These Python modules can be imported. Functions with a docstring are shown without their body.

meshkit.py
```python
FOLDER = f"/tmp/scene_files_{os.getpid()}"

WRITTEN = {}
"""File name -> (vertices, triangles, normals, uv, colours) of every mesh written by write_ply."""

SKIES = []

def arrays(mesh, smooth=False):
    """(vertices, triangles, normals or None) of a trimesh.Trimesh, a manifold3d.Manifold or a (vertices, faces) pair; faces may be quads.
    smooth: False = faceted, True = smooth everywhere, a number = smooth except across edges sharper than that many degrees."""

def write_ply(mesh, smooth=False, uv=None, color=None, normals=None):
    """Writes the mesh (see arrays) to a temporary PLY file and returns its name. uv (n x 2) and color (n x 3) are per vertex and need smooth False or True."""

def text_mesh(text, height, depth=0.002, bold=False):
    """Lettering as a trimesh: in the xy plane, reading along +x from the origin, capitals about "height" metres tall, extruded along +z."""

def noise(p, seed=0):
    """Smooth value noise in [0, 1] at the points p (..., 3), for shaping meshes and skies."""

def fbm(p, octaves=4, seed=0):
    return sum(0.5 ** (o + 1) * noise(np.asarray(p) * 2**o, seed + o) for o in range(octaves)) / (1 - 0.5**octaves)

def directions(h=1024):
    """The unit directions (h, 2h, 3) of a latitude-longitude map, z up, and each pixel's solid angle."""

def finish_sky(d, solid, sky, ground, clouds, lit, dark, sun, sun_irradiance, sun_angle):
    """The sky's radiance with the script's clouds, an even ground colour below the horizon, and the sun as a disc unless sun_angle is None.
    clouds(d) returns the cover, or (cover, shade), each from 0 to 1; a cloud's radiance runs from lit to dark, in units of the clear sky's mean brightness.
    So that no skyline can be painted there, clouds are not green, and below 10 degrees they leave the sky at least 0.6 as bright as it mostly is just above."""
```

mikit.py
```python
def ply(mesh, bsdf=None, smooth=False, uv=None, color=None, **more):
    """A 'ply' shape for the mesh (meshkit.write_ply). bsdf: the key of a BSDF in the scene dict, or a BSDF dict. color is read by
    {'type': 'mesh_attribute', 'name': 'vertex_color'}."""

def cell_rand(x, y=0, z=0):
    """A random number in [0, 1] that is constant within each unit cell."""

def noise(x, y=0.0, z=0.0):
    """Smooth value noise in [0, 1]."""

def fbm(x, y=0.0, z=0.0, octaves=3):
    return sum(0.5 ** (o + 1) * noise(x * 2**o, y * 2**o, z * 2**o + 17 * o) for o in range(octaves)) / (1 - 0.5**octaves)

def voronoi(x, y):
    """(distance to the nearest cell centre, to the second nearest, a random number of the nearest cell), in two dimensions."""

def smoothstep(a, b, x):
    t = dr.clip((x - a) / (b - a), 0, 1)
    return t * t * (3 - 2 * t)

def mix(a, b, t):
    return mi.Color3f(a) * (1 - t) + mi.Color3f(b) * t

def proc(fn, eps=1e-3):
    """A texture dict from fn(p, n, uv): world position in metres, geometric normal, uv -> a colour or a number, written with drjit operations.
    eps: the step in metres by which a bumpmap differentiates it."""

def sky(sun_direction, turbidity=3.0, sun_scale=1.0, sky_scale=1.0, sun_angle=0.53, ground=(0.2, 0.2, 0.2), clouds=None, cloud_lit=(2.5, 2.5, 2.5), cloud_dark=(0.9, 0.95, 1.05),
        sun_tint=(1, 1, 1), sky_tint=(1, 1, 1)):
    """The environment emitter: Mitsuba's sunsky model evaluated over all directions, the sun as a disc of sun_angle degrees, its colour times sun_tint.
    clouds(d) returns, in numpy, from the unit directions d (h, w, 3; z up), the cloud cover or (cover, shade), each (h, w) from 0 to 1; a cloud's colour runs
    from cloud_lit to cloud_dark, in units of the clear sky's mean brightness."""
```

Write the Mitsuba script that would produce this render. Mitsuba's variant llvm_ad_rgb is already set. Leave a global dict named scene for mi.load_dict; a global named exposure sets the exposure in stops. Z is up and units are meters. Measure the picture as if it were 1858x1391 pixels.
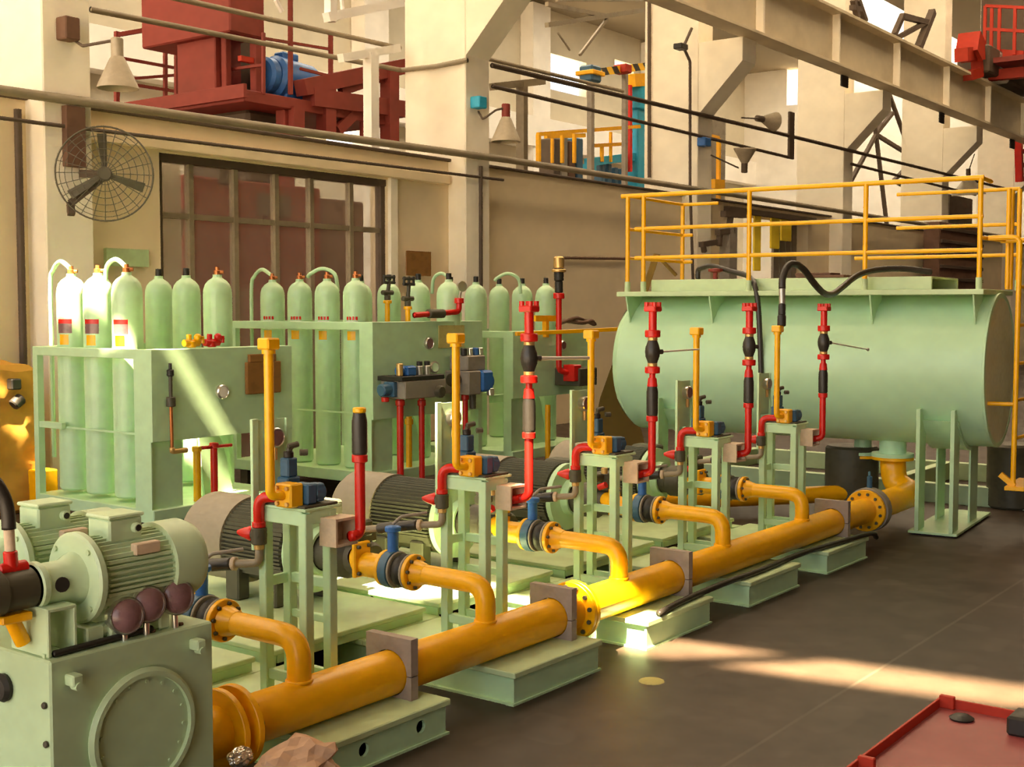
import math, random, numpy as np, trimesh, mitsuba as mi, drjit as dr, mikit, meshkit
from mikit import proc, fbm, noise, mix, smoothstep
from shapely.geometry import Polygon, Point, box as sbox
random.seed(7); np.random.seed(7)
PI = math.pi
T4 = mi.ScalarTransform4f
scene, labels = {'type': 'scene'}, {}

# ---------------------------------------------------------------- camera, sky, sun, exposure
F, PITCH, YAW, H = 2280.0, math.atan(135.5 / 2280.0), math.radians(36.93), 1.7
fw = [math.cos(YAW) * math.cos(PITCH), math.sin(YAW) * math.cos(PITCH), -math.sin(PITCH)]
scene['camera'] = {'type': 'perspective', 'fov': 2 * math.degrees(math.atan(929 / F)), 'fov_axis': 'x', 'near_clip': 0.05, 'far_clip': 500,
                   'to_world': T4().look_at(origin=[0, 0, H], target=[fw[0], fw[1], H + fw[2]], up=[0, 0, 1])}
SUN = [-0.69, -0.06, 1.0]
scene['sky'] = mikit.sky(SUN, turbidity=4.0, sun_scale=6.8, sky_scale=1.0, sun_angle=0.6, ground=(0.34, 0.31, 0.26), sky_tint=(1.06, 1.0, 0.90), sun_tint=(1.06, 1.0, 0.82),
                         clouds=lambda d: np.clip(meshkit.fbm(d * 3.0, 4, 5) * 2.2 - 0.55, 0, 0.85), cloud_lit=(2.3, 2.2, 2.0), cloud_dark=(1.2, 1.15, 1.05))
exposure = 3.45

# ---------------------------------------------------------------- materials
def lin(h):
    c = [int(h[i:i + 2], 16) / 255 for i in (0, 2, 4)]
    return [x / 12.92 if x <= 0.04045 else ((x + 0.055) / 1.055) ** 2.4 for x in c]

def mat(name, hexc, rough=0.4, spec=0.5, metal=0.0, var=0.0, scale=3.0, dirt=None, two=False):
    c = lin(hexc)
    if var:
        d = lin(dirt) if dirt else [x * 0.55 for x in c]
        def fn(p, n, uv, c=c, d=d, var=var, scale=scale):
            a = smoothstep(0.45, 0.8, fbm(p.x * scale, p.y * scale, p.z * scale, 4))
            b = fbm(p.x * scale * 6 + 9, p.y * scale * 6, p.z * scale * 6, 3)
            return mix(c, d, a * var) * (0.92 + 0.16 * b)
        col = proc(fn)
    else:
        col = {'type': 'rgb', 'value': c}
    b = {'type': 'principled', 'base_color': col, 'roughness': rough, 'specular': spec, 'metallic': metal}
    scene[name] = {'type': 'twosided', 'bsdf': b, 'id': name} if two else dict(b, id=name)
    return name

GREEN = mat('paint_green', 'b3d3a8', 0.33, 0.5, 0, 0.16, 2.2, '9aa983')
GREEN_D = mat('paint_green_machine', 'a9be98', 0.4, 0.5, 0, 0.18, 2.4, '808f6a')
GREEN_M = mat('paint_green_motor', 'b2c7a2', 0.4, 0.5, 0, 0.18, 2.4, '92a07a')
GREEN2 = mat('paint_green_deck', 'b2c79a', 0.45, 0.5, 0, 0.35, 2.5, '95956a')
TANKG = mat('paint_green_tank', 'b0d3ab', 0.36, 0.5, 0, 0.10, 0.9, '98b090')
YEL = mat('paint_yellow', 'eaab08', 0.32, 0.5, 0, 0.12, 5.0, 'c98410')
YELP = mat('yellow_plastic', 'ffe040', 0.5, 0.3)
RED = mat('paint_red', 'c41a12', 0.35, 0.5, 0, 0.10, 6.0, '8a1410')
OXRED = mat('paint_oxide', '7c332b', 0.6, 0.3, 0, 0.4, 1.5, '603026')
CRANE = mat('paint_crane', 'a52d1a', 0.5, 0.3, 0, 0.2, 2.0, '9a2d1a')
BLUE = mat('paint_blue', '2c62a8', 0.4, 0.5, 0, 0.15, 8.0, '2a4466')
TEAL = mat('paint_teal', '2d9fc4', 0.4, 0.5, 0, 0.15, 4.0, '2a7690')
DBLUE = mat('paint_blue_grey', '355a75', 0.42, 0.5, 0, 0.2, 9.0, '2f4757')
BLACK = mat('rubber_black', '26231f', 0.5, 0.4)
HOSE = mat('hose_black', '2c2823', 0.42, 0.5)
DARK = mat('cast_dark', '4a4637', 0.5, 0.4, 0, 0.5, 9.0, '2d2b20')
MOTOR = mat('motor_grey_green', '4d4c3a', 0.5, 0.4, 0, 0.3, 7.0, '363628')
COWL = mat('motor_cowl_grey', '8f8470', 0.5, 0.4, 0, 0.25, 6.0, '75705a')
BRASS = mat('brass', 'caa466', 0.35, 0.5, 0.6)
COPPER = mat('copper', 'b06a3c', 0.35, 0.5, 0.7)
LEVER = mat('lever_pale', 'd6cfc4', 0.4, 0.5, 0.1)
ENDG = mat('tank_end_green', 'c6cbab', 0.5, 0.4, 0, 0.3, 6.0, 'a3a985')
STEEL = mat('steel', 'b5b0a6', 0.35, 0.5, 0.75)
CHROME = mat('chrome', 'd8d4cc', 0.18, 0.5, 0.9)
GREY = mat('grey_steel', '8d8478', 0.5, 0.4, 0.1, 0.3, 8.0, '6a6258')
BEIGE = mat('clamp_beige', 'c3ad92', 0.6, 0.3, 0, 0.3, 14.0, '9a8672')
CLAMP = mat('clamp_grey_brown', '94857a', 0.6, 0.3, 0, 0.35, 12.0, '6e625a')
WHITE = mat('sticker_white', 'e6e2d8', 0.6, 0.2)
CARD = mat('cardboard', '8a6236', 0.8, 0.1, 0, 0.4, 12.0, '5f4526')
PAPER = mat('label_paper', 'b9b070', 0.8, 0.1, 0, 0.4, 18.0, '948650')
MAUVE = mat('gauge_mauve', '7a5a5c', 0.25, 0.5, 0, 0.4, 30.0, '4a3438')
PIPEG = mat('pipe_grey_brown', '8d806a', 0.5, 0.4, 0, 0.4, 3.0, '6d6250')
RUST = mat('rust_brown', '6b4f3f', 0.7, 0.2, 0, 0.5, 4.0, '4a3a30')
DSTEEL = mat('dark_steel', '57493d', 0.6, 0.3, 0, 0.4, 4.0, '40362d')
FAN = mat('fan_grey', '5b5546', 0.5, 0.4, 0.2)
LAMPG = mat('lamp_shade_grey', 'a89a84', 0.5, 0.4, 0.2, 0.3, 6.0, '877a66', two=True)
CREAM = mat('cream_wall', 'e4d8c0', 0.85, 0.15, 0, 0.22, 0.5, 'cdbd9c')
CONC = mat('column_cream', 'ece3d0', 0.8, 0.15, 0, 0.18, 0.7, 'd6c9b0')
WALL = mat('wall_plaster', 'dfccab', 0.85, 0.15, 0, 0.30, 0.45, 'c6ae86')
GIRD = mat('girder_cream', 'cfc0a4', 0.6, 0.3, 0, 0.45, 0.8, 'a8977a')
FARW = mat('far_wall', 'ece7df', 0.85, 0.1, 0, 0.15, 0.4, 'd9d1c4')
FARP = mat('far_panel', 'cfc6b2', 0.85, 0.1, 0, 0.2, 0.4, 'b8ad96')
ROOFM = mat('roof_sheet', '9a8f7c', 0.8, 0.1)
DARKW = mat('far_end_wall', '5a4f40', 0.9, 0.1)
CANVAS = mat('canvas_olive', '86693a', 0.85, 0.1, 0, 0.45, 3.0, '665027', two=True)
TARPY = mat('tarp_ochre', 'b98a3c', 0.8, 0.1, 0, 0.5, 3.0, '7d5c26')
WRAP = mat('wrap_paper', 'b9967c', 0.8, 0.1, 0, 0.5, 10.0, 'd2b59a')
TRAYM = mat('tray_red', '86403f', 0.5, 0.4, 0, 0.5, 3.0, '9a5f5a')
scene['hazard'] = {'type': 'principled', 'id': 'hazard', 'roughness': 0.5, 'base_color': proc(lambda p, n, uv: dr.select((p.x * 2.2 + p.z * 2.2 - dr.floor(p.x * 2.2 + p.z * 2.2)) < 0.5, mi.Color3f(0.85, 0.5, 0.02), mi.Color3f(0.03, 0.025, 0.02)))}
scene['glass'] = {'type': 'blendbsdf', 'id': 'glass', 'weight': proc(lambda p, n, uv: 0.20 + 0.24 * fbm(p.x * 1.3, p.z * 1.3, 2.0, 4)), 'bsdf_0': {'type': 'thindielectric', 'int_ior': 1.5}, 'bsdf_1': {'type': 'twosided', 'bsdf': {'type': 'diffuse', 'reflectance': {'type': 'rgb', 'value': [0.50, 0.38, 0.32]}}}}

def floor_col(p, n, uv):
    a = fbm(p.x * 0.9, p.y * 0.9, 0.0, 5)
    b = fbm(p.x * 7, p.y * 7, 3.0, 4)
    s = smoothstep(0.60, 0.74, fbm(p.x * 1.7 + 40, p.y * 1.7, 9.0, 4))
    line = 1 - smoothstep(0.004, 0.012, dr.abs(p.y - 2.13 + 0.004 * noise(p.x * 3, 0, 0)))
    spot = smoothstep(0.76, 0.84, noise(p.x * 5 + 3, p.y * 5, 2.0))
    c = mix([0.029, 0.0185, 0.012], [0.043, 0.0285, 0.0185], smoothstep(0.3, 0.7, a)) * (0.75 + 0.5 * b)
    c = mix(c, [0.055, 0.042, 0.03], s * 0.2)
    c = mix(c, [0.075, 0.062, 0.045], line * 0.35)
    return mix(c, [0.075, 0.06, 0.042], spot * 0.12)
scene['floor_concrete'] = {'type': 'principled', 'id': 'floor_concrete', 'base_color': proc(floor_col), 'roughness': 0.55, 'specular': 0.35}

# ---------------------------------------------------------------- mesh helpers
def cat(*ms):
    out = []
    for m in ms:
        out += m if isinstance(m, (list, tuple)) else [m]
    return trimesh.util.concatenate(out) if len(out) > 1 else out[0]

def box(x0, x1, y0, y1, z0, z1, b=0.0):
    lo, hi = np.minimum([x0, y0, z0], [x1, y1, z1]), np.maximum([x0, y0, z0], [x1, y1, z1])
    e = hi - lo
    if b <= 0:
        m = trimesh.creation.box(extents=e)
    else:
        b = min(b, 0.45 * e.min())
        h, pts = e / 2, []
        for sx in (-1, 1):
            for sy in (-1, 1):
                for sz in (-1, 1):
                    s = np.array([sx, sy, sz])
                    for k in range(3):
                        q = (h - b) * s; q[k] = h[k] * s[k]; pts.append(q)
        m = trimesh.convex.convex_hull(np.array(pts))
    m.apply_translation((lo + hi) / 2)
    return m

def frame(d, up=(0, 0, 1)):
    d = np.asarray(d, float); d = d / np.linalg.norm(d)
    up = np.asarray(up, float)
    if abs(d @ up) > 0.98: up = np.array([1.0, 0, 0])
    s = np.cross(d, up); s /= np.linalg.norm(s)
    return d, s, np.cross(s, d)

def beam(p, q, w, h=None, b=0.0):
    """rectangular bar from p to q, w wide sideways, h high"""
    p, q = np.asarray(p, float), np.asarray(q, float); h = w if h is None else h
    L = np.linalg.norm(q - p); d, s, u = frame(q - p)
    m = box(0, L, -w / 2, w / 2, -h / 2, h / 2, b)
    M = np.eye(4); M[:3, 0], M[:3, 1], M[:3, 2], M[:3, 3] = d, -s, u, p
    m.apply_transform(M); return m

def lathe(prof, p, d, n=24):
    """prof: (radius, distance along d from p)"""
    p = np.asarray(p, float); d, s, u = frame(d)
    a = np.arange(n) * 2 * PI / n
    ring = np.cos(a)[:, None] * s + np.sin(a)[:, None] * u
    V, Fc, prev = [], [], None
    for r, t in prof:
        if r < 1e-6:
            V.append(p + d * t); cur = [len(V) - 1] * n
        else:
            k = len(V); V += list(p + d * t + ring * r); cur = list(range(k, k + n))
        if prev is not None:
            for i in range(n):
                j = (i + 1) % n
                if prev[i] != prev[j]: Fc.append([prev[i], prev[j], cur[j]])
                if cur[i] != cur[j]: Fc.append([prev[i], cur[j], cur[i]])
        prev = cur
    m = trimesh.Trimesh(np.array(V), np.array(Fc), process=False)
    if m.volume < 0: m.invert()
    return m

def cyl(p, q, r, n=20, c=0.0, r2=None):
    p, q = np.asarray(p, float), np.asarray(q, float); L = np.linalg.norm(q - p); r2 = r if r2 is None else r2
    if c > 0: return lathe([(0, 0), (r - c, 0), (r, c), (r2, L - c), (r2 - c, L), (0, L)], p, q - p, n)
    return lathe([(0, 0), (r, 0), (r2, L), (0, L)], p, q - p, n)

def ringm(p, d, ro, ri, t, n=28, c=0.003):
    """flat annular ring of thickness t along d, from p"""
    return lathe([(ri, 0), (ro - c, 0), (ro, c), (ro, t - c), (ro - c, t), (ri, t), (ri, 0)], p, d, n)

def sphere(p, r, sc=(1, 1, 1), n=2):
    m = trimesh.creation.icosphere(n, r); m.apply_scale(sc); m.apply_translation(p); return m

def rounded(pts, R, k=6):
    """polyline with corners rounded by radius R"""
    pts = [np.asarray(p, float) for p in pts]; out = [pts[0]]
    for a, b, c in zip(pts, pts[1:], pts[2:]):
        u, v = (a - b), (c - b); lu, lv = np.linalg.norm(u), np.linalg.norm(v); u /= lu; v /= lv
        ang = math.acos(np.clip(u @ v, -1, 1)); t = min(R / math.tan(ang / 2), lu * 0.49, lv * 0.49)
        s, e = b + u * t, b + v * t
        for i in range(k + 1):
            w = i / k; out.append((1 - w) ** 2 * s + 2 * w * (1 - w) * b + w * w * e)
    return out + [pts[-1]]

def spline(pts, k=8):
    pts = np.asarray(pts, float); P = np.vstack([2 * pts[0] - pts[1], pts, 2 * pts[-1] - pts[-2]]); out = []
    for i in range(1, len(P) - 2):
        for j in range(k):
            t = j / k; a, b, c, d = P[i - 1], P[i], P[i + 1], P[i + 2]
            out.append(0.5 * (2 * b + (c - a) * t + (2 * a - 5 * b + 4 * c - d) * t * t + (3 * b - a - 3 * c + d) * t ** 3))
    return out + [pts[-1]]

def tube(pts, r, n=14):
    p = np.asarray(pts, float); t = np.gradient(p, axis=0); t /= np.linalg.norm(t, axis=1, keepdims=True)
    r = np.broadcast_to(r, (len(p),))
    _, s, u = frame(t[0]); V = []; a = np.arange(n) * 2 * PI / n
    for i in range(len(p)):
        s = s - t[i] * (s @ t[i]); s /= np.linalg.norm(s); u = np.cross(s, t[i])
        V.append(p[i] + r[i] * (np.cos(a)[:, None] * s + np.sin(a)[:, None] * u))
    V = np.vstack(V + [p[:1], p[-1:]]); Fc = []; m = len(p)
    for i in range(m - 1):
        for j in range(n):
            k = (j + 1) % n; A, B, C, D = i * n + j, i * n + k, (i + 1) * n + k, (i + 1) * n + j
            Fc += [[A, B, C], [A, C, D]]
    for j in range(n):
        k = (j + 1) % n; Fc += [[m * n, k, j], [m * n + 1, (m - 1) * n + j, (m - 1) * n + k]]
    out = trimesh.Trimesh(V, np.array(Fc), process=False)
    if out.volume < 0: out.invert()
    return out

def plate(poly, o, u, v, t):
    """shapely polygon in the plane (o; u, v), extruded by t along u x v"""
    m = trimesh.creation.extrude_polygon(poly, t, engine='earcut')
    u, v = np.asarray(u, float), np.asarray(v, float)
    M = np.eye(4); M[:3, 0], M[:3, 1], M[:3, 2], M[:3, 3] = u, v, np.cross(u, v), o
    m.apply_transform(M); return m

def bolts(p, d, R, n, r=0.008, h=0.012, a0=0.2):
    p = np.asarray(p, float); d, s, u = frame(d)
    return cat([cyl(p + R * (math.cos(a) * s + math.sin(a) * u), p + R * (math.cos(a) * s + math.sin(a) * u) + d * h, r, 6) for a in a0 + np.arange(n) * 2 * PI / n])

# ---------------------------------------------------------------- scene entries
def free(k):
    if k not in used: used.add(k); return k
    i = 1
    while f'{k}_{i:03d}' in used: i += 1
    used.add(f'{k}_{i:03d}'); return f'{k}_{i:03d}'
used = set()

def thing(name, label, cat_, group=None):
    k = free(name); labels[k] = {'label': label, 'category': cat_}
    if group: labels[k]['group'] = group
    return k

def part(parent, name, mesh, m, smooth=32, label=None, kind=None, at=None):
    k = free(f'{parent}__{name}')
    d = mesh if isinstance(mesh, dict) else mikit.ply(mesh, m, smooth)
    scene[k] = dict(d, to_world=at) if at is not None else d
    if label or kind:
        labels[k] = {}
        if label: labels[k]['label'] = label
        if kind: labels[k]['kind'] = kind
    return k

def single(name, mesh, m, label, cat_, group=None, smooth=32, at=None):
    k = thing(name, label, cat_, group); d = mesh if isinstance(mesh, dict) else mikit.ply(mesh, m, smooth)
    scene[k] = dict(d, to_world=at) if at is not None else d
    return k

def struct(name, mesh, m, label=None, smooth=False):
    k = free(name); scene[k] = mikit.ply(mesh, m, smooth); labels[k] = {'kind': 'structure'}
    if label: labels[k]['label'] = label
    return k

def MV(x=0, y=0, z=0): return T4().translate([x, y, z])
A = np.array

# ---------------------------------------------------------------- the hall
struct('floor', box(-12, 46, -14, 24, -0.2, 0.0), 'floor_concrete', 'dark brown worn concrete factory floor')
DW = (8.10, 11.50, 3.28)
D2 = ((20.608, 10.550, 3.294)[0], (23.976, 10.550, 3.426)[0], (22.293, 10.550, 3.430)[2])
wall_poly = Polygon([(-6, 0), (46, 0), (46, 3.60), (-6, 3.60)], [[(DW[0], 0.002), (DW[1], 0.002), (DW[1], DW[2]), (DW[0], DW[2])], [(D2[0], 0.002), (D2[1], 0.002), (D2[1], D2[2]), (D2[0], D2[2])]])
struct('wall_north', plate(wall_poly, [0, 10.85, 0], [1, 0, 0], [0, 0, 1], 0.30), WALL, 'low beige plastered wall between the columns')
struct('trim_1', box(7.2, 12.6, 10.46, 10.56, 3.30, 3.42, 0.01), WALL, 'plaster band over the glazed doorway')
struct('trim_2', box(-6, 46, 10.50, 10.90, 3.60, 3.64, 0.01), DSTEEL, 'coping on top of the low wall')
struct('wall_south', box(-12, 46, -14.3, -14, 0, 9.4), DARKW)
struct('wall_west_blocker', box(-9.3, -9, -14.3, -5, 0, 13.4), DARKW)  # unseen wall added to keep sky light off the south-facing sides
struct('wall_east', box(46, 46.3, -14.3, 10.6, 0, 14), DARKW)

def col_mesh(x, w=0.5, corbel=True):
    ms = [box(x, x + w, 10.26, 11.3, 0, 10.6, 0.012)]
    if corbel:
        ms.append(plate(Polygon([(10.3, 4.90), (9.46, 5.74), (9.46, 6.12), (10.3, 6.12)]), [x + 0.012, 0, 0], [0, 1, 0], [0, 0, 1], w - 0.024))
    return cat(ms)
for x, l in ((6.62, 'leftmost cream concrete column behind the wall fan'), (12.66, 'wide cream concrete column with a corbel right of the glazed doorway'), (18.82, 'cream concrete column with a corbel above the left end of the tank railing'),
             (25.06, 'cream concrete column with a corbel behind the middle of the tank railing'), (31.28, 'farthest cream concrete column in view with a corbel'), (37.5, 'cream concrete column at the far right')):
    k = free('column'); scene[k] = mikit.ply(col_mesh(x), CONC, False); labels[k] = {'kind': 'structure', 'label': l}

# crane runway girder on the corbels
g = thing('crane_girder', 'long cream steel runway girder resting on the column corbels', 'girder')
part(g, 'web', box(11.0, 46, 9.33, 9.36, 6.16, 7.08), GIRD)
part(g, 'bottom_flange', box(11.0, 46, 9.16, 9.52, 6.12, 6.17, 0.005), GIRD)
part(g, 'top_flange', box(11.0, 46, 9.12, 9.56, 7.06, 7.12, 0.005), GIRD)
part(g, 'crane_rail', box(11.0, 46, 9.31, 9.37, 7.12, 7.20, 0.01), DSTEEL)
for x in (12.9, 16.0, 19.07, 22.2, 25.3, 28.4, 31.5, 34.6): part(g, 'stiffener', box(x - 0.03, x + 0.03, 9.20, 9.34, 6.17, 7.06), CONC)
# roofs: the hall's roof falls towards the north wall, with two roof lights; the next bay has wide open roof lights
def roof_z(y): return 10.5 + 0.22 * (10.6 - y)
def slope(x0, x1, y0, y1, t=0.12):
    v = [(x, y, roof_z(y) + d) for d in (0, t) for x in (x0, x1) for y in (y0, y1)]
    return trimesh.convex.convex_hull(np.array(v))
SL = (-3.29, -2.88, -1.6, 4.2); SB = (-1.34, -0.24, 6.55, 9.35)
cuts = [slope(-9, -3.40, -2, 10.6), slope(-3.42, SL[0], -2, 3.5), slope(-3.42, SL[0], 4.2, 10.6), slope(-3.42, SL[1] + 0.02, 2.72, 3.12, 0.06), slope(SL[0], SL[1], SL[3], 10.6), slope(SL[0], SL[1], -2, SL[2]), slope(SL[1], SB[0], -2, 10.6), slope(SB[0], SB[1], -2, SB[2]), slope(SB[0], SB[1], SB[3], 10.6), slope(-0.90, SB[1], 6.55, 7.5), slope(SB[0], -1.13, 6.55, 7.5), slope(SB[0], -0.78, 7.5, 8.55), slope(-1.07, SB[1], 8.55, 9.35), slope(SB[1], 4.0, -2, 10.6), slope(4.0, 46.3, -2, 4.6), slope(4.0, 46.3, 9.9, 10.6)]  # includes an unseen plate added across the long slot to shade a riser
back = lambda x0, x1: trimesh.convex.convex_hull(np.array([(x, y, z + d) for x in (x0, x1) for d in (0, 0.12) for y, z in ((-2, roof_z(-2)), (-14.3, 9.4))]))
lights = []
x = 4.0
while x < 46:
    cuts.append(slope(x, min(x + 1.4, 46.3), 4.6, 9.9)); x += 1.4
    if x < 46: lights.append((x, min(x + 1.6, 46.3))); x += 1.6
struct('roof_south', cat(back(-9, SL[0]), back(SL[1], 46.3)), ROOFM)
struct('roof_north', cat(cuts), ROOFM)
def sheet_flat(x0, x1, y0, y1, zf):
    return trimesh.Trimesh([(x0, y0, zf(y0)), (x1, y0, zf(y0)), (x1, y1, zf(y1)), (x0, y1, zf(y1))], [[0, 1, 2], [0, 2, 3]], process=False)
scene['rooflight'] = {'type': 'principledthin', 'id': 'rooflight', 'base_color': {'type': 'rgb', 'value': [0.345, 0.335, 0.325]}, 'roughness': 0.9, 'diff_trans': 1.5}
scene['rooflight_dim'] = dict(scene['rooflight'], id='rooflight_dim', base_color={'type': 'rgb', 'value': [0.19, 0.20, 0.215]})
struct('rooflight_1', cat([sheet_flat(a, b, 4.6, 9.9, lambda y: roof_z(y) + 0.06) for a, b in lights]), 'rooflight', 'translucent roof light sheets over the north side of the hall')
# roof truss members that cross the long roof light
rt = thing('roof_truss', 'steel truss lacing under the long roof light', 'truss')
zz = lambda y: roof_z(y) - 0.1
ys = [-1.5, -0.7, 0.15, 0.9, 1.7, 2.5]
for i in range(len(ys) - 1):
    if i == 3: continue
    xa, xb = (SL[0] - 0.1, SL[1] + 0.1) if i % 2 else (SL[1] + 0.1, SL[0] - 0.1)
    part(rt, 'lacing_bar', beam((xa, ys[i], zz(max(ys[i], -2))), (xb, ys[i + 1], zz(max(ys[i + 1], -2))), 0.09), DSTEEL)
# the next bay
FY, EX = 23.0, 46.0
def hole(a, b): return [(a[0], a[2]), (b[0], a[2]), (b[0], b[2]), (a[0], b[2])]
far = sbox(-12, 0, 46, 11)
for a, b in (((23.043, 23.000, 7.258), (24.006, 23.000, 7.518)), ((22.792, 23.000, 5.848), (24.125, 23.000, 7.067)), ((32.345, 23.000, 8.574), (34.636, 23.000, 9.690)), ((36.347, 23.000, 9.641), (37.583, 23.000, 10.087))):
    far = far.difference(sbox(min(a[0], b[0]), min(a[2], b[2]), max(a[0], b[0]), max(a[2], b[2])))
struct('wall_far', plate(far, [0, FY + 0.3, 0], [1, 0, 0], [0, 0, 1], 0.3), FARP)
e1, e2 = (46.000, 21.199, 9.598), (46.000, 20.744, 11.493)
end = sbox(10.6, 0, FY, 14).difference(sbox(min(e1[1], e2[1]), e1[2], max(e1[1], e2[1]), e2[2]))
struct('wall_end', plate(end, [EX, 0, 0], [0, 1, 0], [0, 0, 1], 0.3), FARW)
for x in (-3, 6, 14.6, 23.7, 31, 38):
    k = free('far_column'); scene[k] = mikit.ply(box(x, x + 0.9, FY - 0.5, FY - 0.02, 0, 10.9), FARW, False); labels[k] = {'kind': 'structure', 'label': 'white pilaster on the wall of the next bay'}
struct('trim_3', box(-6, 46, FY - 0.55, FY - 0.05, 6.6, 7.5), FARW)
rb = [box(-12, 46.3, 10.6, 14.2, 11.0, 11.15), box(-12, 46.3, 19.5, 23.3, 11.0, 11.15)]
struct('rooflight_2', sheet_flat(-12, 46.3, 14.2, 19.5, lambda y: 11.08), 'rooflight_dim', 'translucent roof of the next bay')
struct('added_trim_5', box(-12, 46.3, 10.5, 10.75, 10.2, 11.15), CONC, 'unseen beam added between the two roofs to stop a strip of sun')  # out of view, added to block sun leaking between the two roofs
struct('roof_next', cat(rb), ROOFM)
# lattice under the roof of the next bay, seen past the first corbel
tr = thing('roof_lattice', 'thin grey roof bracing in the next bay behind the first corbel', 'bracing')
for a, b, w in (((22.537, 16.000, 8.278), (24.917, 16.000, 8.454), 0.09), ((22.539, 16.000, 7.832), (26.769, 16.000, 8.951), 0.10), ((23.825, 16.000, 7.400), (24.964, 16.000, 8.413), 0.06), ((22.912, 16.000, 8.444), (26.766, 16.000, 9.188), 0.08), ((22.956, 16.000, 7.739), (23.429, 16.000, 7.434), 0.03)):
    part(tr, 'bar', beam(a, b, w), PIPEG)
tr = thing('roof_lattice', 'white roof bracing of the next bay above the red platform', 'bracing')
for a, b, w in (((15.882, 16.000, 6.784), (17.840, 16.000, 7.414), 0.16), ((14.703, 16.000, 6.859), (14.849, 16.000, 6.687), 0.06), ((15.994, 16.000, 7.109), (15.989, 16.000, 6.727), 0.16), ((16.267, 16.000, 7.161), (16.292, 16.000, 6.916), 0.05)):
    part(tr, 'bar', beam(a, b, w), FARW)

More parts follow.
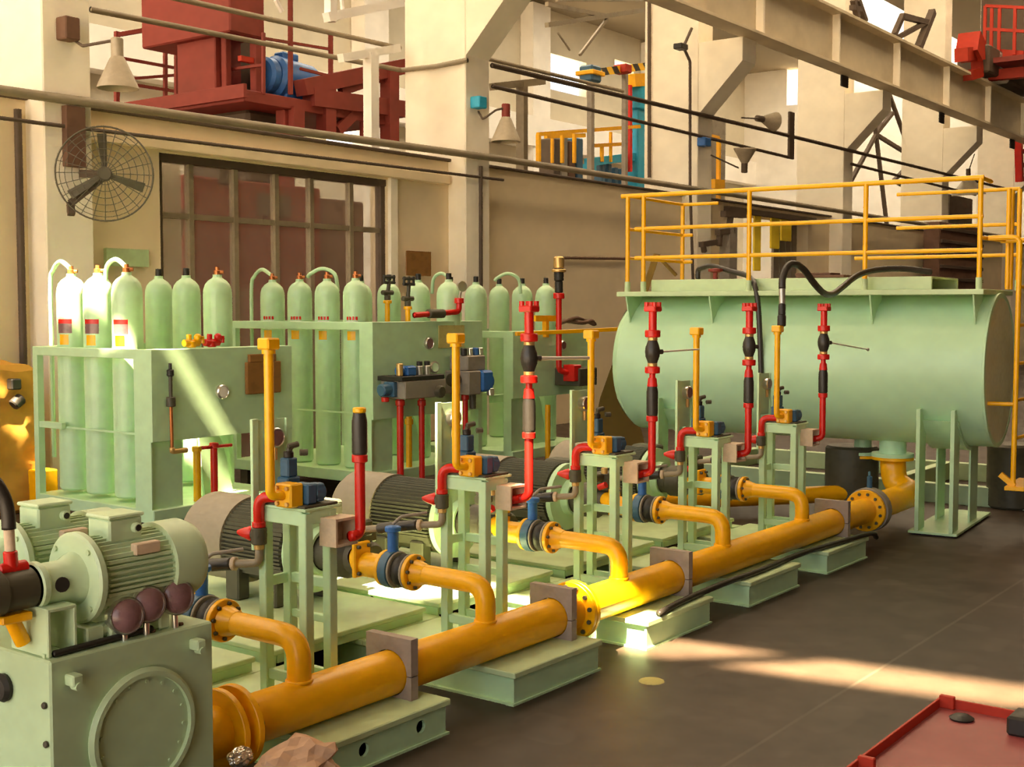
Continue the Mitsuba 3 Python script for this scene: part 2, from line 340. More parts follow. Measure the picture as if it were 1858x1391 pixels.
# glazed doorway in the low wall
d = free('door_1'); labels[d] = {'kind': 'structure', 'label': 'wide steel-framed glazed doorway'}
fr = [box(DW[0], DW[0] + 0.07, 10.60, 10.70, 0, DW[2]), box(DW[1] - 0.07, DW[1], 10.60, 10.70, 0, DW[2]), box(DW[0], DW[1], 10.58, 10.72, DW[2] - 0.08, DW[2])]
scene[d + '__frame'] = mikit.ply(cat(fr), DSTEEL, False)
xs = [8.17, 8.55, 9.15, 9.74, 10.28, 10.93, 11.43]
for x in xs[1:-1]:
    k = free(d + '__mullion'); scene[k] = mikit.ply(box(x - 0.03, x + 0.03, 10.61, 10.69, 0, 3.2), PIPEG, False)
k = free(d + '__crossbar'); scene[k] = mikit.ply(box(8.17, 11.43, 10.62, 10.68, 2.63, 2.69), PIPEG, False)
for xa, xb in zip(xs, xs[1:]):
    for za, zb in ((0.02, 2.63), (2.69, 3.2)):
        k = free(d + '__pane'); scene[k] = mikit.ply(trimesh.Trimesh([[xa, 10.65, za], [xb, 10.65, za], [xb, 10.65, zb], [xa, 10.65, zb]], [[0, 1, 2], [0, 2, 3]], process=False), 'glass', False)
struct('trim_4', box(DW[1], DW[1] + 0.13, 10.50, 10.56, 0, 3.3, 0.005), CONC, 'plaster reveal right of the glazed doorway')
# sliding door at the right
d = free('door_2'); labels[d] = {'kind': 'structure', 'label': 'grey sliding door leaf behind the tank railing'}
xa, xb = (22.871, 10.800, 3.431)[0], D2[1]
n = 4
for i in range(n):
    k = free(d + '__panel'); scene[k] = mikit.ply(box(xa + (xb - xa) * i / n + 0.02, xa + (xb - xa) * (i + 1) / n - 0.02, 10.78, 10.83, 0, D2[2] - 0.02), GREY, False)
k = free(d + '__track'); scene[k] = mikit.ply(box(D2[0] - 0.3, D2[1] + 0.2, 10.45, 10.54, D2[2], D2[2] + 0.10), DSTEEL, False)

# ---------------------------------------------------------------- pipes on the wall and the columns
def pipe(name, pts, r, m, label, cat_='pipe', R=0.1, group=None):
    return single(name, tube(rounded(pts, R) if len(pts) > 2 else pts, r, 12), m, label, cat_, group, True)
pipe('wall_top_pipe', [(-5, 10.45, 3.56), (6.6, 10.2, 3.60), (13.5, 10.2, 3.68), (45, 10.2, 3.72)], 0.045, PIPEG, 'thick grey-brown pipe running along the top of the low wall')
pipe('cable_conduit', [(-5, 10.22, 3.36), (6.6, 10.22, 3.36), (13.4, 10.22, 3.41)], 0.018, DSTEEL, 'thin dark conduit under the pipe along the low wall', 'conduit')
U1, U2 = (8.474, 11.350, 5.086), (12.628, 11.350, 5.151)
pipe('hand_rail', [U1, U2], 0.032, PIPEG, 'upper grey pipe crossing in front of the red machine', 'pipe')
pipe('hand_rail', [(7.893, 11.350, 4.770), (12.648, 11.350, 4.865), (12.600, 10.713, 4.836), (12.62, 10.2, 4.86)], 0.032, PIPEG, 'lower grey pipe crossing in front of the red machine and bending round the wide column', 'pipe', 0.05)
pipe('hand_rail', [(13.139, 10.200, 4.873), (21.509, 10.200, 4.950), (37.191, 10.200, 5.043)], 0.035, DSTEEL, 'upper dark pipe running right of the wide column', 'pipe', 0.5)
pipe('hand_rail', [(13.0, 11.2, (14.466, 11.200, 5.245)[2]), (17.958, 11.200, 5.299)], 0.03, PIPEG, 'grey pipe just behind the upper dark pipe right of the wide column', 'pipe')
pipe('hand_rail', [(13.150, 10.200, 4.604), (22.382, 10.200, 4.551)], 0.028, DSTEEL, 'lower dark pipe running right of the wide column', 'pipe')
pipe('hand_rail', [(25.330, 10.200, 4.706), (33.753, 10.200, 4.672)], 0.03, DSTEEL, 'dark pipe low behind the far right railing', 'pipe')
s = thing('post', 'pale square post with a short top arm behind the red beams', 'post')
a = (11.693, 11.000, 3.834); b = (11.703, 11.000, 4.889)
part(s, 'upright', box(a[0] - 0.07, a[0] + 0.07, 10.93, 11.07, 3.64, b[2]), FARW); part(s, 'arm', beam((11.157, 11.000, 4.749), (12.197, 11.000, 5.038), 0.1), FARW)
s = thing('post', 'grey post with a top arm just right of the second lamp', 'post')
a = (14.876, 11.000, 3.856); b = (14.875, 11.000, 4.984)
part(s, 'upright', box(a[0] - 0.05, a[0] + 0.05, 10.93, 11.07, 3.64, b[2]), PIPEG); part(s, 'arm', beam((14.169, 11.000, 4.823), (15.399, 11.000, 5.075), 0.1), PIPEG)
for nm, pts, r, lb in (('conduit', [(7.12, 10.5, 0.1), (7.12, 10.5, 3.5)], 0.025, 'dark conduit down the wall behind the fan'), ('conduit', [(6.5, 10.48, 0.1), (6.5, 10.48, 3.5)], 0.035, 'dark conduit left of the leftmost column'),
                       ('conduit', [(12.92, 10.22, 0.1), (12.92, 10.22, 3.55)], 0.025, 'dark conduit down the wide column'), ('conduit', [(18.790, 11.199, 6.933), (18.790, 11.177, 3.952)], 0.03, 'grey conduit up the column above the tank'),
                       ('conduit', [(18.469, 10.200, 6.283), (18.199, 10.200, 5.936), (18.423, 10.200, 5.741), (18.457, 10.200, 3.746), (18.75, 10.2, 0.2)], 0.024, 'bent dark conduit down the edge of the column above the tank')):
    single(nm, tube(rounded(pts, 0.08) if len(pts) > 2 else pts, r, 10), DSTEEL, lb, 'conduit', None, True)
w = (15.162, 10.500, 2.443); v = (17.191, 10.500, 2.491)
pipe('wall_pipe', [w, v], 0.02, RUST, 'thin rusty pipe along the wall left of the tank railing')

# ---------------------------------------------------------------- pump units (x measured from each branch pipe)
XS = [3.18 + 0.006, 4.302, 5.424 - 0.016, 6.546 - 0.004, 7.668 - 0.016]
NTH = ['nearest', 'second nearest', 'middle', 'second farthest', 'farthest']
def at(i): return MV(XS[i])
def mk(mesh, m, smooth=32): return mikit.ply(mesh, m, smooth)

# --- skids
fp = sbox(-0.06, 0.004, 0.60, 0.120)
hole_ = lambda x, z, r=0.026: Point(x, z).buffer(r, 12)
front_web = mk(plate(fp.difference(hole_(0.13, 0.072)).difference(hole_(0.45, 0.072)), [0, 3.192, 0], [1, 0, 0], [0, 0, 1], 0.014), GREEN)
front_plain = mk(plate(fp, [0, 3.192, 0], [1, 0, 0], [0, 0, 1], 0.014), GREEN)
deck = mk(box(-0.075, 0.615, 3.162, 4.06, 0.120, 0.147, 0.004), GREEN2); deck2 = mk(box(-0.075, 0.505, 4.062, 5.3, 0.120, 0.147, 0.004), GREEN2)
foot = [('bottom_flange', mk(box(*q, 0.0, 0.010), GREEN)) for q in ((-0.075, 0.615, 3.17, 3.21), (-0.07, -0.02, 3.212, 4.25), (0.56, 0.61, 3.212, 4.06))]
side = mk(box(-0.05, -0.036, 3.196, 4.25, 0.006, 0.120), GREEN); side2 = mk(box(0.576, 0.59, 3.196, 4.25, 0.006, 0.120), GREEN)
inner = mk(box(-0.03, 0.57, 3.30, 3.31, 0.0, 0.12), BLACK)  # black sheet close behind the front channel and any holes in it
rear_web = mk(plate(sbox(4.09, 0.0, 5.75, 0.19).difference(hole_(4.55, 0.162, 0.020)).difference(hole_(5.3, 0.162, 0.02)), [-0.595, 0, 0], [0, 1, 0], [0, 0, 1], 0.012), GREEN)
rear_back = mk(cat(box(-0.55, -0.54, 4.1, 5.7, 0, 0.18)), BLACK)  # black sheet running close behind the pierced rear side channel
rear_deck = mk(box(-0.61, 0.40, 4.07, 5.77, 0.188, 0.212, 0.004), GREEN2)
rear_front = mk(cat(box(-0.58, 0.39, 4.085, 4.10, 0.148, 0.188), box(0.375, 0.39, 4.10, 5.75, 0.148, 0.188)), GREEN)
for i in range(5):
    s = thing('pump_skid', f'pale green steel base skid, {NTH[i]} of the five under the yellow header pipe', 'skid')
    for nm, d in (('front_channel', front_web if i == 0 else front_plain), ('front_deck', deck), ('middle_deck', deck2), *foot, ('side_channel', side), ('side_channel', side2), ('black_backing', inner),
                  ('rear_side_channel', rear_web), ('black_backing', rear_back), ('rear_deck', rear_deck), ('rear_channel', rear_front)):
        part(s, nm, d, None, at=at(i))

# --- yellow header with its branches
HY, HZ, HR = 3.38, 0.242, 0.090
h = thing('suction_header', 'long thick yellow header pipe with five branch bends lying across the green skids', 'pipe')
part(h, 'pipe_section', lathe([(0.0, 0), (HR, 0), (HR, 2.16), (0.0, 2.16)], (2.84, HY, HZ), (1, 0, 0), 40), YEL, 40)
part(h, 'pipe_section', lathe([(0.0, 0), (HR, 0), (HR, 3.72), (0.0, 3.72)], (5.02, HY, HZ), (1, 0, 0), 40), YEL, 40)
for x, n in ((2.80, 12), (2.865, 12)):
    fl = part(h, 'flange', ringm((x, HY, HZ), (1, 0, 0), 0.145, 0.05, 0.026, 36), YEL)
    part(fl, 'bolts', bolts((x + 0.024, HY, HZ), (1, 0, 0), 0.118, n, 0.010, 0.016), DARK, False, kind='stuff')
part(h, 'end_stub', cyl((2.60, HY, HZ), (2.80, HY, HZ), HR, 32), YEL)
for x, s in ((4.965, 0), (4.995, 1)):
    fl = part(h, 'flange', ringm((x, HY, HZ), (1, 0, 0), 0.142, 0.05, 0.026, 36), YEL)
    if s == 0: part(fl, 'bolts', bolts((x - 0.012, HY, HZ), (1, 0, 0), 0.118, 12, 0.011, 0.014), DARK, False, kind='stuff')
    else: part(fl, 'bolts', bolts((x + 0.024, HY, HZ), (1, 0, 0), 0.118, 12, 0.011, 0.014), DARK, False, kind='stuff')
fl = part(h, 'flange', ringm((8.74, HY, HZ), (1, 0, 0), 0.150, 0.05, 0.03, 36), YEL)
part(fl, 'bolts', bolts((8.74, HY, HZ), (-1, 0, 0), 0.122, 12, 0.011, 0.014), DARK, False, kind='stuff')
for i in range(5):
    x = XS[i]
    b = part(h, 'branch_pipe', tube(rounded([(x, HY, 0.30), (x, HY, 0.487), (x, 3.80, 0.490)], 0.125, 9), 0.045, 22), YEL, True)
    part(b, 'saddle_weld', ringm((x, HY, 0.322), (0, 0, 1), 0.052, 0.03, 0.012, 22), YEL)
    part(b, 'reducer', lathe([(0.046, 0), (0.050, 0.02), (0.062, 0.06), (0.045, 0.06)], (x, 3.72, 0.490), (0, 1, 0), 24), YEL)
    fl = part(b, 'flange', ringm((x, 3.785, 0.490), (0, 1, 0), 0.084, 0.03, 0.024, 30), YEL)
    part(fl, 'bolts', bolts((x, 3.785, 0.490), (0, -1, 0), 0.068, 8, 0.008, 0.012), DARK, False, kind='stuff')
for i, x in ((0, 3.675), (1, 4.805), (2, 5.925), (4, 8.14)):
    sq = sbox(3.262, 0.147, 3.505, 0.392).difference(Point(HY, HZ).buffer(HR + 0.004, 20))
    c = thing('pipe_clamp', f'square grey-brown clamp block round the yellow header on the {NTH[i]} skid', 'pipe clamp')
    part(c, 'half_block', plate(sq.intersection(sbox(3, 0, 4, HZ - 0.002)), [x, 0, 0], [0, 1, 0], [0, 0, 1], 0.042), CLAMP, False)
    part(c, 'half_block', plate(sq.intersection(sbox(3, HZ + 0.002, 4, 1)), [x, 0, 0], [0, 1, 0], [0, 0, 1], 0.042), CLAMP, False)

# --- expansion joint, butterfly valve, suction elbow, pump, motor
joint = [('rubber_bellows', mk(lathe([(0.05, 0), (0.066, 0.0), (0.078, 0.02), (0.078, 0.045), (0.066, 0.066), (0.05, 0.066)], (0, 3.822, 0.49), (0, 1, 0), 28), BLACK)),
         ('end_ring', mk(ringm((0, 3.811, 0.49), (0, 1, 0), 0.083, 0.04, 0.014), GREY)), ('end_ring', mk(ringm((0, 3.886, 0.49), (0, 1, 0), 0.085, 0.04, 0.014), GREY))]
bfv = [('body', mk(ringm((0, 3.902, 0.49), (0, 1, 0), 0.088, 0.04, 0.05), DBLUE)), ('neck', mk(cat(cyl((0, 3.927, 0.56), (0, 3.927, 0.665), 0.026, 16), cyl((0, 3.927, 0.665), (0, 3.927, 0.69), 0.038, 16, 0.004)), BLUE)),
       ('lever', mk(tube(rounded([(0, 3.927, 0.70), (0.03, 3.90, 0.735), (0.13, 3.83, 0.745)], 0.03), 0.008, 10), GREY, True))]
elbow = [('flange', mk(ringm((0.0, 3.954, 0.49), (0, 1, 0), 0.085, 0.03, 0.024, 28), YEL)), ('bend', mk(tube(rounded([(0, 3.97, 0.49), (0, 4.12, 0.49), (0.08, 4.22, 0.50)], 0.07), [0.058] * 9, 20), YEL, True)),
         ('pump_flange', mk(box(-0.075, 0.035, 4.10, 4.125, 0.435, 0.60, 0.006), YEL)), ('bolts', mk(cat([cyl((x, 4.10, z), (x, 4.085, z), 0.009, 6) for x in (-0.055, 0.015) for z in (0.455, 0.58)]), DARK, False))]
pump = [('casing', mk(cat(lathe([(0, 0), (0.07, 0), (0.085, 0.02), (0.085, 0.13), (0.11, 0.16), (0.11, 0.26), (0.09, 0.28), (0.09, 0.34), (0, 0.34)], (0.12, 4.16, 0.485), (0, 1, 0), 28), box(0.05, 0.19, 4.2, 4.34, 0.56, 0.62, 0.01)), DARK)),
        ('control_valve', mk(cat(box(0.02, 0.14, 4.18, 4.30, 0.60, 0.68, 0.01), cyl((0.02, 4.24, 0.65), (-0.08, 4.24, 0.66), 0.028, 14, 0.004)), DARK)), ('port_plug', mk(cyl((0.0, 4.2, 0.68), (0.0, 4.2, 0.715), 0.02, 12), BRASS)), ('port_plug', mk(cyl((-0.06, 4.20, 0.60), (-0.06, 4.15, 0.62), 0.02, 12), RED))]
fins = [box(0.12 + 0.19 * math.cos(a) - 0.012, 0.12 + 0.19 * math.cos(a) + 0.022, 4.60, 5.03, 0.49 + 0.19 * math.sin(a) - 0.003, 0.49 + 0.19 * math.sin(a) + 0.003) for a in ()]
ang = np.linspace(math.radians(-38), math.radians(218), 44)
for a in ang:
    fins.append(beam((0.12 + 0.203 * math.cos(a), 4.60, 0.49 + 0.203 * math.sin(a)), (0.12 + 0.203 * math.cos(a), 5.03, 0.49 + 0.203 * math.sin(a)), 0.006 + 0.022 * abs(math.cos(a)), 0.006 + 0.022 * abs(math.sin(a))))
motor = [('stator_body', mk(cat([cyl((0.12, 4.58, 0.49), (0.12, 5.05, 0.49), 0.196, 44)] + fins), MOTOR)),
         ('fan_cowl', mk(lathe([(0.0, 0), (0.20, 0), (0.226, 0.0), (0.226, 0.30), (0.20, 0.34), (0.08, 0.345), (0, 0.345)], (0.12, 5.03, 0.49), (0, 1, 0), 44), COWL)),
         *[('foot', mk(box(x, x + 0.08, y, y + 0.1, 0.212, 0.38, 0.008), MOTOR)) for x in (-0.08, 0.24) for y in (4.64, 4.92)],
         ('terminal_box', mk(box(0.28, 0.42, 4.66, 4.86, 0.55, 0.70, 0.012), MOTOR))]
bell = [('bell_housing', mk(lathe([(0.10, 0), (0.115, 0.0), (0.12, 0.05), (0.215, 0.06), (0.215, 0.095), (0.205, 0.10), (0.10, 0.10)], (0.12, 4.485, 0.49), (0, 1, 0), 40), GREEN))]
for i in range(5):
    o = at(i)
    if i:
        for nm, prt, lb, c in (('electric_motor', motor + bell, f'finned grey-green electric motor with a grey fan cowl behind the {NTH[i]} green valve stand', 'motor'),):
            k = thing(nm, lb, c)
            for n_, d in prt: part(k, n_, d, None, at=o)
    for nm, prt, lb, c in (('rubber_joint', joint, f'black ringed rubber expansion joint on the {NTH[i]} yellow branch pipe', 'expansion joint'), ('butterfly_valve', bfv, f'blue butterfly valve with a brass lever on the {NTH[i]} yellow branch pipe', 'valve'),
                           ('suction_elbow', elbow, f'short yellow elbow between blue valve and pump of the {NTH[i]} unit', 'pipe elbow'), ('hydraulic_pump', pump, f'dark cast hydraulic pump of the {NTH[i]} unit', 'pump')):
        k = thing(nm, lb, c)
        for n_, d in prt: part(k, n_, d, None, at=o, kind='stuff' if n_ == 'bolts' else None)

# --- valve stands
def leg(x, y, z1, w=0.042): return box(x - w / 2, x + w / 2, y - w / 2, y + w / 2, 0.147, z1, 0.003)
LX, LY = (0.172, 0.300), (3.518, 3.745)
stand = [('leg', mk(leg(LX[0], LY[0], 0.915), GREEN)), ('leg', mk(leg(LX[1], LY[0], 0.915), GREEN)), ('leg', mk(leg(LX[0], LY[1], 0.915), GREEN)), ('leg', mk(leg(LX[1], LY[1], 0.915), GREEN)),
         ('top_rail', mk(cat(box(0.151, 0.172, 3.52, 3.745, 0.865, 0.925, 0.003), box(0.172, 0.30, 3.498, 3.535, 0.87, 0.925, 0.003)), GREEN)), ('top_plate', mk(box(0.146, 0.345, 3.492, 3.77, 0.922, 0.934, 0.003), GREEN)),
         *[('cross_rail', mk(box(*q, 0.003), GREEN)) for q in ((0.16, 0.185, 3.53, 3.745, 0.235, 0.275), (0.288, 0.312, 3.53, 3.745, 0.235, 0.275), (0.288, 0.312, 3.53, 3.745, 0.60, 0.64), (0.185, 0.29, 3.735, 3.755, 0.60, 0.64), (0.288, 0.312, 3.53, 3.745, 0.46, 0.49))],
         ('gauge_post', mk(box(0.118, 0.150, 3.754, 3.770, 0.75, 1.268, 0.002), GREEN)), ('gauge_panel', mk(box(0.150, 0.305, 3.766, 3.772, 0.98, 1.262, 0.001), GREEN)), ('gauge_post', mk(box(0.298, 0.308, 3.755, 3.770, 0.93, 1.262, 0.002), GREEN)),
         *[('base_foot', mk(box(x - 0.035, x + 0.035, y - 0.035, y + 0.035, 0.147, 0.157, 0.002), GREEN)) for x in LX for y in LY]]
gauge = [('case', mk(lathe([(0, 0), (0.036, 0), (0.040, 0.006), (0.040, 0.034), (0.036, 0.040), (0.032, 0.036), (0, 0.036)], (0.225, 3.765, 1.19), (0, -1, 0), 24), CHROME)), ('dial', mk(cyl((0.225, 3.7285, 1.19), (0.225, 3.727, 1.19), 0.031, 24), MAUVE)),
         ('stem', mk(cyl((0.225, 3.745, 1.15), (0.225, 3.745, 1.10), 0.010, 10), BRASS))]
riser = [('pipe', mk(tube(rounded([(0.067, 3.600, 1.56), (0.067, 3.600, 0.985), (0.118, 3.580, 0.985)], 0.055, 8), 0.0185, 16), YEL, True)), ('cap_flange', mk(cat(box(0.035, 0.099, 3.568, 3.632, 1.545, 1.590, 0.006), cyl((0.067, 3.6, 1.53), (0.067, 3.6, 1.55), 0.026, 16)), YEL))]
block = [('body', mk(box(0.112, 0.180, 3.535, 3.625, 0.938, 1.030, 0.006), YEL)), ('bolts', mk(cat([cyl((0.112, y, z), (0.102, y, z), 0.009, 6) for y in (3.552, 3.607) for z in (0.953, 1.014)]), BRASS, False)),
         ('sub_plate', mk(box(0.150, 0.33, 3.50, 3.76, 0.934, 0.944, 0.002), DARK))]
sol = [('body', mk(box(0.181, 0.232, 3.515, 3.60, 0.945, 1.025, 0.006), DBLUE)), ('coil', mk(cat(cyl((0.232, 3.55, 0.985), (0.285, 3.55, 0.985), 0.036, 20, 0.004), box(0.238, 0.28, 3.52, 3.58, 0.95, 1.02, 0.005)), DBLUE)), ('end_cap', mk(cyl((0.285, 3.55, 0.985), (0.305, 3.55, 0.985), 0.018, 14, 0.003), DARK))]
rel = [('body', mk(cat(box(0.19, 0.26, 3.635, 3.70, 0.944, 1.04, 0.006), box(0.198, 0.25, 3.64, 3.69, 1.04, 1.115, 0.005)), DBLUE)), ('bonnet', mk(cyl((0.224, 3.665, 1.115), (0.224, 3.665, 1.14), 0.020, 14, 0.003), BLACK)), ('handwheel', mk(cat(cyl((0.224, 3.665, 1.14), (0.232, 3.655, 1.165), 0.012, 10), cyl((0.215, 3.66, 1.158), (0.255, 3.64, 1.168), 0.012, 10, 0.003), cyl((0.25, 3.63, 1.135), (0.275, 3.61, 1.135), 0.013, 10, 0.002)), DARK))]
disch = [('pipe', mk(tube(rounded([(0.175, 3.61, 0.966), (0.128, 3.735, 0.966), (0.135, 3.742, 0.862)], 0.055, 8), 0.0215, 16), RED, True)), ('union_nut', mk(cyl((0.135, 3.742, 0.865), (0.135, 3.742, 0.842), 0.027, 16, 0.003), RED))]
chk = [('body', mk(cat(cyl((0.135, 3.742, 0.842), (0.135, 3.742, 0.775), 0.031, 18, 0.004), cyl((0.135, 3.72, 0.812), (0.135, 3.775, 0.812), 0.026, 16, 0.003)), DARK)), ('handle', mk(lathe([(0, 0), (0.028, 0.0), (0.030, 0.012), (0.018, 0.05), (0.008, 0.072), (0, 0.074)], (0.135, 3.775, 0.814), (-0.3, 1, 0.02), 16), RED)), ('tail_nut', mk(cyl((0.135, 3.742, 0.776), (0.135, 3.742, 0.755), 0.02, 14, 0.002), BRASS))]
hose = [('hose', mk(tube(rounded([(0.135, 3.742, 0.76), (0.135, 3.742, 0.70), (0.09, 3.86, 0.69), (0.06, 4.18, 0.64)], 0.06, 8), 0.0165, 14), PIPEG, True)), ('sleeve', mk(cyl((0.092, 3.853, 0.691), (0.068, 4.08, 0.655), 0.026, 16, 0.004), HOSE)), ('ferrule', mk(cyl((0.098, 3.835, 0.692), (0.092, 3.853, 0.691), 0.027, 16, 0.003), BEIGE))]
sq = sbox(0.232, 0.782, 0.352, 0.892); ho = sbox(0.242, 0.792, 0.342, 0.882)
ctube = [('tube', mk(plate(sq.difference(ho), [0, 3.505, 0], [1, 0, 0], [0, 0, 1], 0.09), BEIGE, False)), ('back_plate', mk(box(0.242, 0.342, 3.488, 3.494, 0.792, 0.882), BEIGE, False))]
RX, RY = 0.345, 3.395
lowp = ('pipe', mk(tube(rounded([(0.27, RY + 0.055, 0.822), (0.33, RY + 0.055, 0.822), (RX, RY, 0.835), (RX, RY, 1.15)], 0.05, 8), 0.0205, 16), RED, True))
lowp1 = ('pipe', mk(tube(rounded([(0.29, RY, 0.822), (RX, RY, 0.822), (RX, RY, 1.15)], 0.045, 8), 0.0205, 16), RED, True))
collar = ('collar', mk(cyl((RX, RY, 1.105), (RX, RY, 1.135), 0.031, 18, 0.003), RED))
sleeve = ('rubber_sleeve', mk(lathe([(0, 0), (0.026, 0), (0.0305, 0.012), (0.0305, 0.13), (0.024, 0.165), (0, 0.165)], (RX, RY, 1.132), (0, 0, 1), 20), HOSE))
up = [('neck', mk(cat(cyl((RX, RY, 1.29), (RX, RY, 1.335), 0.028, 16, r2=0.022), cyl((RX, RY, 1.335), (RX, RY, 1.38), 0.016, 14)), RED)), ('flange', mk(cyl((RX, RY, 1.36), (RX, RY, 1.395), 0.040, 22, 0.004), RED)), ('union', mk(cyl((RX, RY, 1.395), (RX, RY, 1.415), 0.026, 16, 0.003), BRASS)),
      ('ball_valve', mk(lathe([(0, 0), (0.024, 0), (0.037, 0.035), (0.040, 0.06), (0.037, 0.085), (0.024, 0.12), (0, 0.12)], (RX, RY, 1.413), (0, 0, 1), 20), HOSE)), ('valve_stem', mk(cyl((RX, RY, 1.473), (RX + 0.045, RY - 0.035, 1.473), 0.013, 12), HOSE)),
      ('union', mk(cyl((RX, RY, 1.532), (RX, RY, 1.552), 0.026, 16, 0.003), BRASS)), ('flange', mk(cyl((RX, RY, 1.55), (RX, RY, 1.588), 0.041, 22, 0.004), RED)), ('upper_pipe', mk(cyl((RX, RY, 1.588), (RX, RY, 1.685), 0.0215, 18), RED)),
      ('top_flange', mk(cat(box(RX - 0.036, RX + 0.036, RY - 0.036, RY + 0.036, 1.685, 1.715, 0.005), [cyl((RX + a, RY + b, 1.712), (RX + a, RY + b, 1.735), 0.012, 8) for a in (-0.024, 0.024) for b in (-0.024, 0.024)]), RED))]
capy = ('cap_plug', mk(cat(cyl((RX, RY, 1.297), (RX, RY, 1.318), 0.026, 16, 0.004)), YEL))
lev = {1: (5.085, 3.36, 1.462), 2: (6.20, 3.36, 1.476), 4: (8.70, 3.36, 1.41)}
for i in range(5):
    o = at(i)
    for nm, prt, lb, c in (('valve_stand', stand, f'pale green square-tube valve stand, {NTH[i]} of the five, with a tall gauge panel', 'stand'), ('pressure_gauge', gauge, f'small round chrome gauge on the panel of the {NTH[i]} valve stand', 'gauge'),
                           ('riser_pipe', riser, f'vertical yellow pipe with a square cap flange, {NTH[i]} of the five', 'pipe'), ('valve_block', block, f'yellow bolted valve block on the {NTH[i]} valve stand', 'valve block'),
                           ('solenoid_valve', sol, f'blue solenoid valve lying right of the yellow block on the {NTH[i]} stand', 'valve'), ('relief_valve', rel, f'upright dark blue valve behind the yellow block on the {NTH[i]} stand', 'valve'),
                           ('discharge_elbow', disch, f'bent red pipe falling from the yellow block of the {NTH[i]} stand', 'pipe'), ('check_valve', chk, f'dark valve with a pointed red handle under the red bend of the {NTH[i]} stand', 'valve'),
                           ('pump_hose', hose, f'grey hose elbow running from the red-handled valve back to the {NTH[i]} pump', 'hose'), ('clamp_tube', ctube, f'open beige square tube on the side of the {NTH[i]} valve stand', 'clamp')):
        k = thing(nm, lb, c)
        for n_, d in prt: part(k, n_, d, None, at=o, kind='stuff' if n_ == 'bolts' else None)
    k = thing('discharge_riser', ['short red riser pipe topped by a black sleeve with a yellow plug', 'tall red riser with black valve and long pale lever, left of the tank', 'tall red riser with a black valve in front of the left end of the tank',
                                  'tall red riser with a black valve before the tank, beside a hanging black hose', 'tall red riser farthest right before the tank, with a thin drooping lever'][i], 'pipe')
    for n_, d in [lowp if i else lowp1, collar, sleeve] + (up if i else [capy]): part(k, n_, d, None, at=o)
    if i in lev:
        p0 = A([XS[i] + RX + 0.04, RY - 0.03, 1.473])
        part(k, 'lever', tube([p0, lev[i]], 0.0095 if i == 1 else 0.005, 10), LEVER, True)
        if i == 4: part(k, 'lever_knob', sphere(lev[i], 0.012), STEEL, True)

# ---------------------------------------------------------------- gas cylinder racks
B0, B1, BR = 0.27, 1.93, 0.115
bottle = [('body', mk(lathe([(0, 0), (BR - 0.02, 0), (BR, 0.02), (BR, B1 - B0 - 0.12), (BR * 0.97, B1 - B0 - 0.075), (BR * 0.86, B1 - B0 - 0.035), (BR * 0.66, B1 - B0 - 0.005), (BR * 0.36, B1 - B0 + 0.018), (0.036, B1 - B0 + 0.028), (0.036, B1 - B0 + 0.045), (0, B1 - B0 + 0.045)], (0, 0, B0), (0, 0, 1), 30), GREEN, 50))]
valve_cu = ('valve', mk(cat(cyl((0, 0, B1 + 0.04), (0, 0, B1 + 0.08), 0.028, 12, 0.004), cyl((0, 0, B1 + 0.07), (0, 0, B1 + 0.105), 0.018, 10), cyl((0, 0, B1 + 0.065), (0.03, -0.04, B1 + 0.065), 0.014, 10)), COPPER))
valve_dk = ('valve', mk(cat(cyl((0, 0, B1 + 0.04), (0, 0, B1 + 0.105), 0.026, 12, 0.004)), BLACK))
def arc_patch(z0, z1, a0, a1, r=BR + 0.0015):
    a = np.radians(np.linspace(a0, a1, 9)); v, f = [], []
    for rr in (r, r - 0.002):
        for t in a: v += [(rr * math.cos(t), rr * math.sin(t), z0), (rr * math.cos(t), rr * math.sin(t), z1)]
    for i in range(8):
        p = 2 * i; f += [[p, p + 2, p + 3], [p, p + 3, p + 1]]
    return trimesh.Trimesh(v, f, process=False)
tz = 1.62
st_w = mk(arc_patch(tz - 0.11, tz - 0.035, 175, 235), MAUVE, True); st_r = mk(arc_patch(tz - 0.035, tz, 175, 235), RED, True); st_y = mk(arc_patch(tz - 0.20, tz - 0.12, 183, 222), YEL, True)
def dash(z, n=4): return cat([arc_patch(z, z + 0.03, 180 + 14 * k, 190 + 14 * k) for k in range(n)])
st_t = mk(dash(tz - 0.02), RED, True); st_p = mk(arc_patch(tz - 0.11, tz - 0.03, 176, 234, BR + 0.001), WHITE, True)
rows = [  # rack, row, x, ys, stickers, dark valves
    (0, 'front', 5.85, (8.74, 8.39, 8.03), 1, ()), (0, 'back', 6.70, (8.76, 8.40, 8.01), 0, (0, 1)),
    (1, 'front', 8.20, (9.01, 8.64, 8.28, 7.92), 2, ()), (1, 'back', 9.12, (8.74, 8.36, 7.98, 7.60), 0, (0, 1, 2, 3)),
    (2, 'front', 10.22, (8.49, 8.15), 0, (0, 1)), (2, 'back', 11.15, (8.56, 8.24, 7.92), 0, (0, 1, 2))]
RK = ['nearest', 'middle', 'farthest']
pos = {2: ['left', 'right'], 3: ['left', 'middle', 'right'], 4: ['leftmost', 'second from the left', 'third from the left', 'rightmost']}
